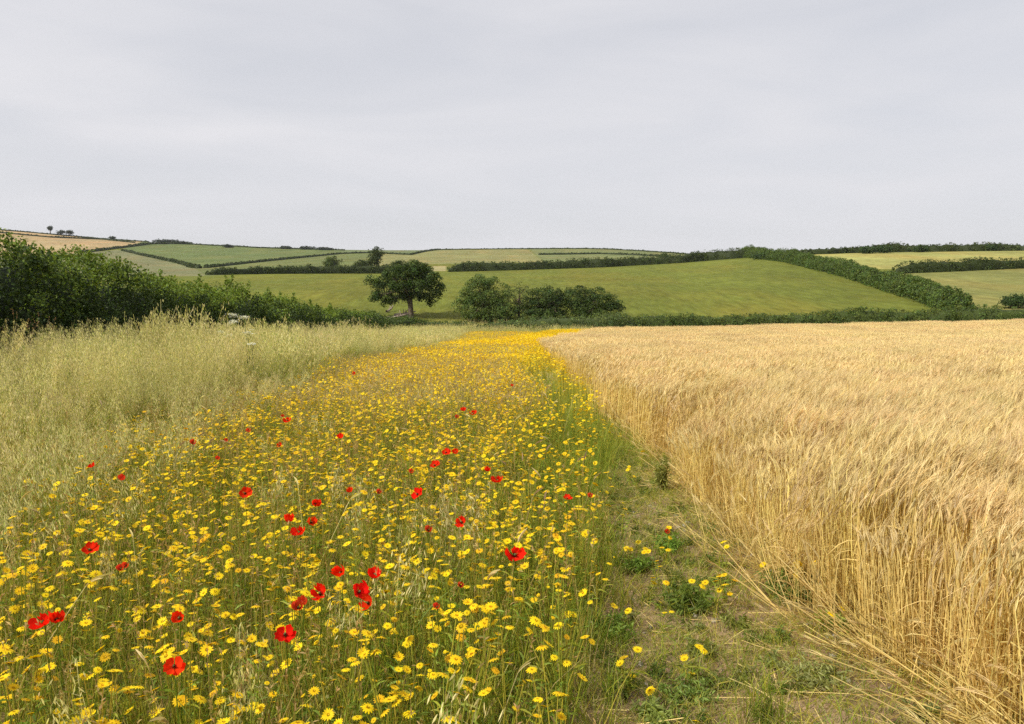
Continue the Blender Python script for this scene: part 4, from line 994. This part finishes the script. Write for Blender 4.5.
# ------------------------------------------------------------------ poppies
def poppy_parts(openness, r, faded=False):
    """openness 0 cup .. 1 flat"""
    red = np.array((0.84, 0.034, 0.008)) if not faded else np.array((0.66, 0.08, 0.035))
    fl = MB()
    for j in range(4):
        a0 = j * math.pi / 2 + R.normal(0, .18); inner = j % 2; pr = R.uniform(.8, 1.12); pe = R.normal(0, .16); ph_ = R.uniform(0, 6)
        nu, nv = 7, 5; wid = 1.05 + .1 * R.random()
        V = []
        for iv in range(nv):
            t = iv / (nv - 1)
            for iu in range(nu):
                s_ = (iu / (nu - 1) - .5) * 2
                a = a0 + s_ * wid * (.45 + .4 * math.sin(t * 2.2))
                rad = r * (t ** .8) * (1 - .10 * s_ * s_) * (.92 if inner else 1.0) * pr * (1 + .07 * math.sin(s_ * 9 + ph_) * t)
                el = (math.radians(68 - 58 * openness) + pe) * (t ** .7)
                rr = rad * math.cos(el); zz = rad * math.sin(el) * 1.0 + .0015 * (inner) + r * .09 * math.sin(s_ * 7 + j + ph_) * t * 1.5
                V.append((math.cos(a) * rr, math.sin(a) * rr, zz))
        Q = [(iv * nu + iu, iv * nu + iu + 1, (iv + 1) * nu + iu + 1, (iv + 1) * nu + iu) for iv in range(nv - 1) for iu in range(nu - 1)]
        t = np.repeat(np.linspace(0, 1, nv), nu)
        C = red * (1 + R.normal(0, .05, (nu * nv, 1))); C[t < .13] = (0.03, 0.004, 0.006)
        fl.raw(V, Q, None, C)
    cap = MB()
    tube(cap, [[0, 0, 0], [0, 0, r * .10], [0, 0, r * .28], [0, 0, r * .34]], [r * .02, r * .07, r * .085, r * .07], (0.16, 0.20, 0.07), 8)
    n = 26; a = R.uniform(0, 6.28, n); dr = np.stack([np.cos(a), np.sin(a), np.full(n, 1.2)], 1)
    ribbons(cap, np.tile([0, 0, r * .02], (n, 1)), unit(dr), np.zeros(3), r * R.uniform(.18, .3, n), r * .035, [.5, .5, 1.2], (0.02, 0.012, 0.02))
    return fl, cap
POPV = []
for v, (op, r, fd) in enumerate(((.42, .044, 0), (.6, .040, 0), (.22, .043, 0), (.5, .044, 0), (.3, .036, 1), (.08, .036, 0))):
    fl, cap = poppy_parts(op, r, fd)
    POPV.append((fl.mesh('flower', M_red, True), cap.mesh('seed_capsule', M_grass, True)))
POPS = [  # px, py, variant, size, label
 (514, 556, 0, 1.15, 'largest poppy, alone near the bare track side of the flower strip'),
 (285, 636, 1, .86, 'open red poppy with dark centre, lowest of the middle poppies'),
 (321, 595, 3, 1.05, 'round red poppy just left of the tight cluster'),
 (342, 574, 5, 1.15, 'heart-shaped red poppy above and left of the tight cluster'),
 (375, 577, 2, 1.05, 'upper poppy of the tight cluster, standing over the others'),
 (358, 593, 1, 1.0, 'left poppy of the tight cluster, touching its neighbours'),
 (366, 590, 0, .9, 'middle poppy of the tight cluster, half hidden by its neighbours'),
 (370, 604, 3, .95, 'lowest poppy of the tight cluster'),
 (299, 609, 4, 1.0, 'faded pinkish poppy, lower one of a pale pair'),
 (304, 605, 4, .9, 'faded pinkish poppy, upper one of a pale pair'),
 (45, 624, 0, 1.0, 'poppy behind a yellow flower, left one of a pair at the far left'),
 (57, 621, 5, 1.0, 'upright poppy, right one of a pair at the far left'),
 (174, 667, 1, .76, 'open poppy with dark eye lowest down on the left side'),
 (180, 619, 2, .8, 'small red poppy on its own above the lowest left poppy'),
 (90, 551, 1, .95, 'open red poppy with a pale eye on the left side'),
 (121, 570, 4, .7, 'ragged thin poppy, left half of a small dull pair'),
 (127, 566, 4, .7, 'ragged thin poppy, right half of a small dull pair'),
 (289, 522, 5, 1.05, 'tall upright poppy at the left of the upper group'),
 (300, 534, 0, 1.0, 'low front poppy of the upper group of four'),
 (311, 524, 3, .95, 'right poppy of the upper group of four'),
 (315, 505, 5, 1.1, 'highest narrow poppy of the upper group of four'),
 (245, 494, 1, .95, 'single red poppy left of the upper group'),
 (428, 531, 4, .85, 'orange-red poppy sitting on bright yellow flowers'),
 (462, 523, 3, .95, 'round poppy above and left of the largest poppy'),
 (418, 495, 1, .9, 'round red poppy straight below the pair of twins'),
 (498, 482, 0, 1.0, 'wide red poppy on the green side of the strip'),
 (486, 471, 2, .75, 'small poppy just above the wide one on the green side'),
 (446, 453, 1, .85, 'left twin of two poppies side by side'),
 (456, 453, 2, .85, 'right twin of two poppies side by side'),
 (435, 466, 1, .85, 'poppy below and left of the twins'),
 (411, 473, 4, .8, 'small orange-tinged poppy left of the twins'),
 (463, 411, 2, .9, 'middle poppy of the distant trio'),
 (473, 414, 0, .85, 'right poppy of the distant trio'),
 (457, 418, 4, .8, 'lower left poppy of the distant trio'),
 (354, 374, 3, .9, 'single poppy among pale oat grass, farthest left and back'),
 (512, 386, 5, .7, 'tiny farthest poppy in the reddish grass'),
 (341, 438, 2, .95, 'poppy standing upright above brown grass, middle distance'),
 (288, 421, 0, .85, 'right poppy of a pair against the oat grass'),
 (283, 417, 4, .7, 'left poppy of a pair against the oat grass'),
 (249, 432, 4, .9, 'blurred pale red poppy beside a bent grass head'),
 (227, 441, 4, .7, 'small faded poppy between two other faded poppies'),
 (193, 444, 4, 1.0, 'tall faded poppy deep in the grass on the left'),
 (219, 459, 4, .7, 'low faded poppy under its taller neighbours'),
 (280, 446, 3, .7, 'small dark red poppy under the oat grass pair'),
 (93, 467, 3, .7, 'small bright poppy at the edge of the tall grass'),
 (123, 480, 4, 1.0, 'drooping dull poppy right of the small bright one'),
 (350, 492, 2, .7, 'small poppy halfway between the upper group and the round one'),
 (378, 493, 4, .7, 'small orange poppy between two round red ones'),
 (567, 499, 1, .7, 'small poppy near the green edge of the flower strip'),
 (590, 497, 4, .65, 'dull little poppy nearest the barley in the green edge'),
 (668, 533, 4, .8, 'lone orange poppy on a weed in the bare track'),
 (437, 608, 4, .6, 'withered dark red poppy right of the tight cluster'),
 (460, 586, 4, .6, 'tiny faded poppy between the tight cluster and the largest poppy'),
]
for (px, py, v, s, lb) in POPS:
    h = (R.uniform(.56, .66) if py > 500 else R.uniform(.62, .74)) if px < 600 else .22
    x, y, z = pick(px, py, h)
    root = empty('poppy', (x, y, z)); tag(root, lb, 'poppy', 'red field poppies in the flower strip')
    sb = MB(); bend = R.normal(0, .05, 2)
    top = np.array([0, 0, h])
    tube(sb, [[bend[0], bend[1], 0], [bend[0] * .2, bend[1] * .2, h * .6], top - np.array([0, .0, .004]), top], [.0022, .0018, .0016, .003], G1, 5, cap=False)
    n = 7; t = R.uniform(.05, .4, n); a = R.uniform(0, 6.28, n)
    ribbons(sb, np.stack([bend[0] * (1 - t), bend[1] * (1 - t), h * t], 1), unit(np.stack([np.cos(a), np.sin(a), np.full(n, .8)], 1)), np.array([0, 0, -.4]), R.uniform(.06, .12, n), .012, [.4, 1, .7, 1, .2], G1 * 1.1)
    link('stem', sb.mesh('stem', M_grass), root)
    f = link('flower', POPV[v][0], root); f.location = top
    tilt = R.uniform(.15, .85)
    f.rotation_euler = (tilt, R.normal(0, .3), R.uniform(-.5, .5)); s = s * (1.0 + .25 * min(1.0, max(0.0, (y - 4) / 5))); s *= 1.06; f.scale = (s, s, s)
    c = link('seed_capsule', POPV[v][1], f)

# ------------------------------------------------------------------ white umbels by the hedge
def umbel(px, py, label, h, r):
    u, v = ray(px, py); y = 13.0 + 2.5 * R.random(); x = u * y; z = float(gz(x, y)); h = EYE + v * y - z
    root = empty('hogweed', (x, y, z)); tag(root, label, 'wildflower', 'white umbels beside the hedge')
    sb = MB(); top = np.array([0, 0, h])
    tube(sb, [[.05, 0, 0], [.02, 0, h * .5], [0, 0, h * .88]], [.008, .006, .005], (0.16, 0.2, 0.07), 5)
    n = 12; a = np.linspace(0, 6.28, n, endpoint=False); rr = r * R.uniform(.3, 1, n)
    tips = np.stack([np.cos(a) * rr, np.sin(a) * rr, h + .02 * R.normal(size=n) - .0 * rr], 1)
    st = np.tile([0, 0, h * .88], (n, 1))
    ribbons(sb, st, tips - st, np.zeros(3), 1.0, .005, [1, .8], (0.18, 0.22, 0.08))
    link('stem', sb.mesh('stem', M_grass), root)
    ub = MB(); m = 260; q = R.integers(0, n, m)
    PP = tips[q] + R.normal(0, 1, (m, 3)) * np.array([.028, .028, .006])
    leaf_quads(ub, PP, np.array([0, 0, 1.]) + .5 * rvec(m), R.uniform(.012, .022, m), np.tile([0.74, 0.74, 0.62], (m, 1)) * (1 + R.normal(0, .08, (m, 1))), .9)
    link('umbel', ub.mesh('umbel', M_umbel), root)
for u_ in ((233, 315, 'topmost white umbel standing against the dark hedge', 1.30, .09), (233, 322, 'white umbel directly below the topmost one', 1.22, .08), (245, 317, 'narrow white umbel right of the topmost one', 1.28, .07),
           (248, 333, 'widest cream umbel, low at the right of its group', 1.12, .12), (228, 336, 'small cream umbel low at the left of its group', 1.1, .08), (222, 333, 'smallest umbel, outermost at the left of its group', 1.1, .05), (252, 344, 'pale umbel below the widest one in the oat grass', 1.05, .08)):
    umbel(*u_[:4], u_[4] * .72)

# ------------------------------------------------------------------ the bare track: weeds, litter, stones
def weed_meshes(n, rad, h, leaf, tint, feath=True):
    st = MB(); lf = MB()
    a = R.uniform(0, 6.28, n); s = rad * np.sqrt(R.random(n)); H = h * R.uniform(.5, 1, n) * (1 - .4 * s / rad)
    tips = np.stack([np.cos(a) * s, np.sin(a) * s, H], 1); b = tips * np.array([.25, .25, 0])
    ribbons(st, b, tips - b, np.zeros(3), 1.0, .004, [1, .8, .6], tint * .9)
    m = 16
    t = R.uniform(.15, 1.05, (n, m, 1)); S = (b[:, None] + (tips - b)[:, None] * t).reshape(-1, 3)
    d = unit(R.normal(0, 1, (n * m, 3)) + np.array([0, 0, .5]))
    c = np.clip(tint * (1 + R.normal(0, .2, (n * m, 1))), .01, 1)
    ribbons(lf, S, d, np.array([0, 0, -.3]), leaf * R.uniform(.6, 1.3, n * m), leaf * (.22 if feath else .5), [.3, 1, .7, .15], c)
    return st, lf, tips
WE = [ # px, py(base), radius, height, leaf, tint, flowers, label
 (688, 612, .17, .17, .045, (0.131, 0.195, 0.033), 5, 'leafy mayweed clump with yellow flowers in the middle of the track'),
 (668, 553, .12, .16, .04, (0.14, 0.21, 0.033), 2, 'green weed under the lone orange poppy'),
 (790, 598, .20, .20, .045, (0.131, 0.188, 0.033), 6, 'green flowering weed pressed against the barley edge'),
 (835, 632, .10, .12, .04, (0.158, 0.21, 0.033), 2, 'small weed with two yellow flowers below the barley edge clump'),
 (640, 572, .12, .14, .04, (0.14, 0.203, 0.033), 4, 'low flowering weed beside the orange-centred track gap'),
 (812, 680, .16, .10, .035, (0.228, 0.232, 0.083), 0, 'grey-green silvery weed among straw low in the track'),
 (700, 655, .10, .08, .035, (0.175, 0.21, 0.055), 1, 'flat grey weed below the mayweed clump'),
 (735, 628, .10, .07, .035, (0.193, 0.225, 0.05), 0, 'flat green weed between mayweed clump and straw'),
 (662, 492, .07, .42, .05, (0.228, 0.225, 0.055), 0, 'tall thin weed standing alone in the track'),
 (688, 700, .13, .10, .035, (0.158, 0.21, 0.05), 0, 'ragged dark weed at the bottom of the track'),
 (612, 640, .12, .16, .045, (0.131, 0.195, 0.033), 2, 'bushy weed where the flower strip meets the track'),
 (652, 722, .11, .10, .04, (0.175, 0.225, 0.055), 1, 'broad weed at the bottom border of the photo'),
]
for (px, py, rad, h, leaf, tint, nf, lb) in WE:
    x, y, z = pick(px, py)
    root = empty('track_weed', (x, y, z)); tag(root, lb, 'weed', 'weeds in the bare track')
    st, lf, tips = weed_meshes(int(260 * rad * (2 if h > .3 else 1)), rad, h, leaf, np.array(tint) * 1.35)
    link('stems', st.mesh('stems', M_grass), root); link('foliage', lf.mesh('foliage', M_grass), root)
    for q in range(nf):
        fh = MB(); a = R.uniform(0, 6.28); rr = rad * R.uniform(.1, 1)
        c = np.array([math.cos(a) * rr, math.sin(a) * rr, h * R.uniform(.85, 1.15)])
        marigold_head(fh, c, np.array([R.normal(0, .3), -.35, 1.]), .021, 0, YEL)
        ribbons(fh, np.array([c[0] * .6, c[1] * .6, h * .2]), c - np.array([c[0] * .6, c[1] * .6, h * .2]), np.zeros(3), 1., .003, [1, .8], G1)
        link('flower_head', fh.mesh('flower_head', M_petal), root)
for (px, py, n, h, w_, lb) in ((765, 722, 90, .30, .10, 'upright tuft of thin green grass at the bottom of the track'), (600, 700, 60, .24, .09, 'bright green grass tuft at the foot of the flower strip'), (615, 655, 50, .2, .08, 'short green grass tuft above the bright one by the flower strip')):
    x, y, z = pick(px, py)
    o = link('grass_tuft', grass_mb(n, w_, (h * .5, h), .0042, [G1 * 1.3, G2, G1, BUF], [.4, .3, .2, .1], .35, 4, 0).mesh('grass_tuft', M_grass)); o.location = (x, y, z)
    tag(o, lb, 'grass tuft')

tl = Layer()
DRY = np.array((0.46, 0.38, 0.17))
t0 = [tl.proto(grass_mb(26, .09, (.03, .10), .0035, [DRY, G2, OL, G1, BUF], [.3, .22, .18, .15, .15], .8, 3, 0).mesh('turf', M_grass)) for _ in range(6)]
tg = [tl.proto(grass_mb(26, .09, (.04, .14), .004, [G1 * 1.15, G2, OL], [.45, .4, .15], .6, 3, 0).mesh('turf_green', M_grass)) for _ in range(4)]
def leafy(tint):
    st, lf, _ = weed_meshes(10, .07, .07, .03, np.array(tint)); return merge(st, lf)
tw_ = [tl.proto(leafy(c).mesh('seedling', M_grass)) for c in ((0.16, 0.21, .04), (0.22, .24, .07), (0.13, .19, .03))]
onp = lambda X, Y: (X > path_left(Y) - .35) & (X < wheat_edge(Y) + .45)
bare = lambda X, Y: np.clip(.55 + .75 * wav(X * 1.0, Y, .38), 0, 1)
X, Y = grid_pts(-.6, 2.4, 1.6, 16, .075, dens=lambda X, Y: onp(X, Y) * np.clip(.34 + .8 * bare(X, Y), 0, 1) * .95); tl.add(X, Y, t0, .6, 1.15, tilt=.12)
X, Y = grid_pts(-.6, 2.4, 1.6, 16, .11, dens=lambda X, Y: onp(X, Y) * np.clip(bare(X + 5, Y) + .15, 0, 1) * .9 * (X < wheat_edge(Y))); tl.add(X, Y, tg, .6, 1.2, tilt=.12)
X, Y = grid_pts(-.6, 2.0, 1.6, 16, .16, dens=lambda X, Y: onp(X, Y) * np.clip(bare(X + 2, Y + 3) + .1, 0, 1) * .9 * (X < wheat_edge(Y) - .05)); tl.add(X, Y, tw_, .6, 1.2, tilt=.1)
X, Y = grid_pts(-.4, 3, 14, 34, .16, dens=lambda X, Y: (X > path_left(Y) - .5) & (X < wheat_edge(Y) + .3)); tl.add(X, Y, t0 + tg, 1.2, 2.2, tilt=.12)
tl.build('track_turf', 'short dry and green turf with seedlings on the bare track', 'short grass')

# straw litter and soil crumbs
sl_ = Layer()
def litter(n):
    mb = MB(); a = R.uniform(0, 6.28, n)
    B0 = np.stack([R.uniform(-.12, .12, n), R.uniform(-.12, .12, n), R.uniform(.004, .03, n)], 1)
    ribbons(mb, B0, np.stack([np.cos(a), np.sin(a), R.normal(.02, .05, n)], 1), np.stack([R.normal(0, .06, n), R.normal(0, .06, n), np.zeros(n)], 1), R.uniform(.04, .26, n), .0032, [1, 1, .8], STRAW * .8, jit=.2)
    return mb
li = [sl_.proto(litter(7).mesh('litter', M_straw)) for _ in range(5)]
X, Y = grid_pts(-.4, 2.6, 1.6, 14, .17, dens=lambda X, Y: onp(X, Y) * np.clip(.25 + (X - path_left(Y)) / (wheat_edge(Y) - path_left(Y) + .1), .15, 1) * 1.); sl_.add(X, Y, li, .7, 1.3, tilt=.05)
sl_.build('straw_litter', 'loose dry straws scattered over the bare track', 'straw litter')
pl_ = Layer()
def clod(r):
    mb = MB(); nu, nv = 7, 5; V = []
    for i in range(nv):
        for j in range(nu):
            t = i / (nv - 1) * math.pi; a = j / nu * 6.283; q = r * (1 + R.normal(0, .15))
            V.append((math.sin(t) * math.cos(a) * q, math.sin(t) * math.sin(a) * q, math.cos(t) * q * .6))
    mb.raw(V, [(i * nu + j, i * nu + (j + 1) % nu, (i + 1) * nu + (j + 1) % nu, (i + 1) * nu + j) for i in range(nv - 1) for j in range(nu)], None, (.2, .15, .1)); return mb
cl = [pl_.proto(clod(r).mesh('pebble', M_stone)) for r in (.006, .010, .014, .020)]
X, Y = grid_pts(-.2, 2.2, 1.8, 9, .08, dens=lambda X, Y: onp(X, Y) * (1 - bare(X, Y)) * .6); pl_.add(X, Y, cl, .6, 1.3, tilt=.3)
pl_.build('soil_crumbs', 'pebbles and dry soil crumbs on the bare track', 'pebbles')

# scrubby undergrowth filling the dip behind the flower strip
dl = Layer()
u0 = [dl.proto(grass_mb(90, .7, (.35, 1.0), .03, [G1, G2, SAGE, OL, BUF], [.25, .25, .25, .1, .15], .3, 3, 20, OAT, .04).mesh('rough_grass', M_grass)) for _ in range(4)]
X, Y = grid_pts(-22, 34, 81, 99, .9, margin=5, dens=lambda X, Y: (((Y > wheat_far(X) + 5.0) & (X < 9)) | ((X < 0) & (Y > 84))) * .95); dl.add(X, Y, u0, .6, 1.0, tilt=.05)
X, Y = grid_pts(30, 80, 76, 92, .9, margin=5, dens=lambda X, Y: (Y > wheat_far(X) + .6) * (Y < wheat_far(X) + 3.5) * .8); dl.add(X, Y, u0, .3, .55, tilt=.05)
dl.build('rough_grass', 'rough green grass in the dip beyond the barley', 'grass')

# ------------------------------------------------------------------ camera
cam = bpy.data.cameras.new('camera'); co = bpy.data.objects.new('camera', cam); COL.objects.link(co)
cam.sensor_width = 36; cam.sensor_fit = 'HORIZONTAL'; cam.lens = F / 1024 * 36; cam.clip_end = 6000; cam.clip_start = .05
co.location = (0, 0, EYE); co.rotation_euler = (math.pi / 2 - TH, 0, 0)
sc.camera = co

HAZE = 0.00007
if HAZE:
    bpy.ops.mesh.primitive_cube_add(size=1, location=(0, 0, 35)); hz = bpy.context.object
    hz.name = 'haze'; hz.scale = (3000, 3000, 122); tag(hz, 'thin pale summer haze over the whole landscape', 'haze', kind='stuff')
    m = bpy.data.materials.new('haze_air'); m.use_nodes = True; nt = m.node_tree; nt.nodes.clear()
    v = nt.nodes.new('ShaderNodeVolumePrincipled'); o = nt.nodes.new('ShaderNodeOutputMaterial')
    v.inputs['Color'].default_value = (.84, .88, .96, 1); v.inputs['Density'].default_value = HAZE; v.inputs['Anisotropy'].default_value = .2
    nt.links.new(v.outputs[0], o.inputs['Volume']); hz.data.materials.append(m)

sc.render.engine = 'CYCLES'
sc.view_settings.view_transform = 'Standard'; sc.view_settings.look = 'None'; sc.view_settings.exposure = 0.0; sc.view_settings.gamma = 1
cy = sc.cycles
cy.max_bounces = 6; cy.diffuse_bounces = 3; cy.glossy_bounces = 2; cy.transmission_bounces = 4; cy.volume_bounces = 0
cy.caustics_reflective = False; cy.caustics_refractive = False
cy.use_adaptive_sampling = True; cy.adaptive_threshold = .02
cy.use_denoising = False
cy.sample_clamp_indirect = 4
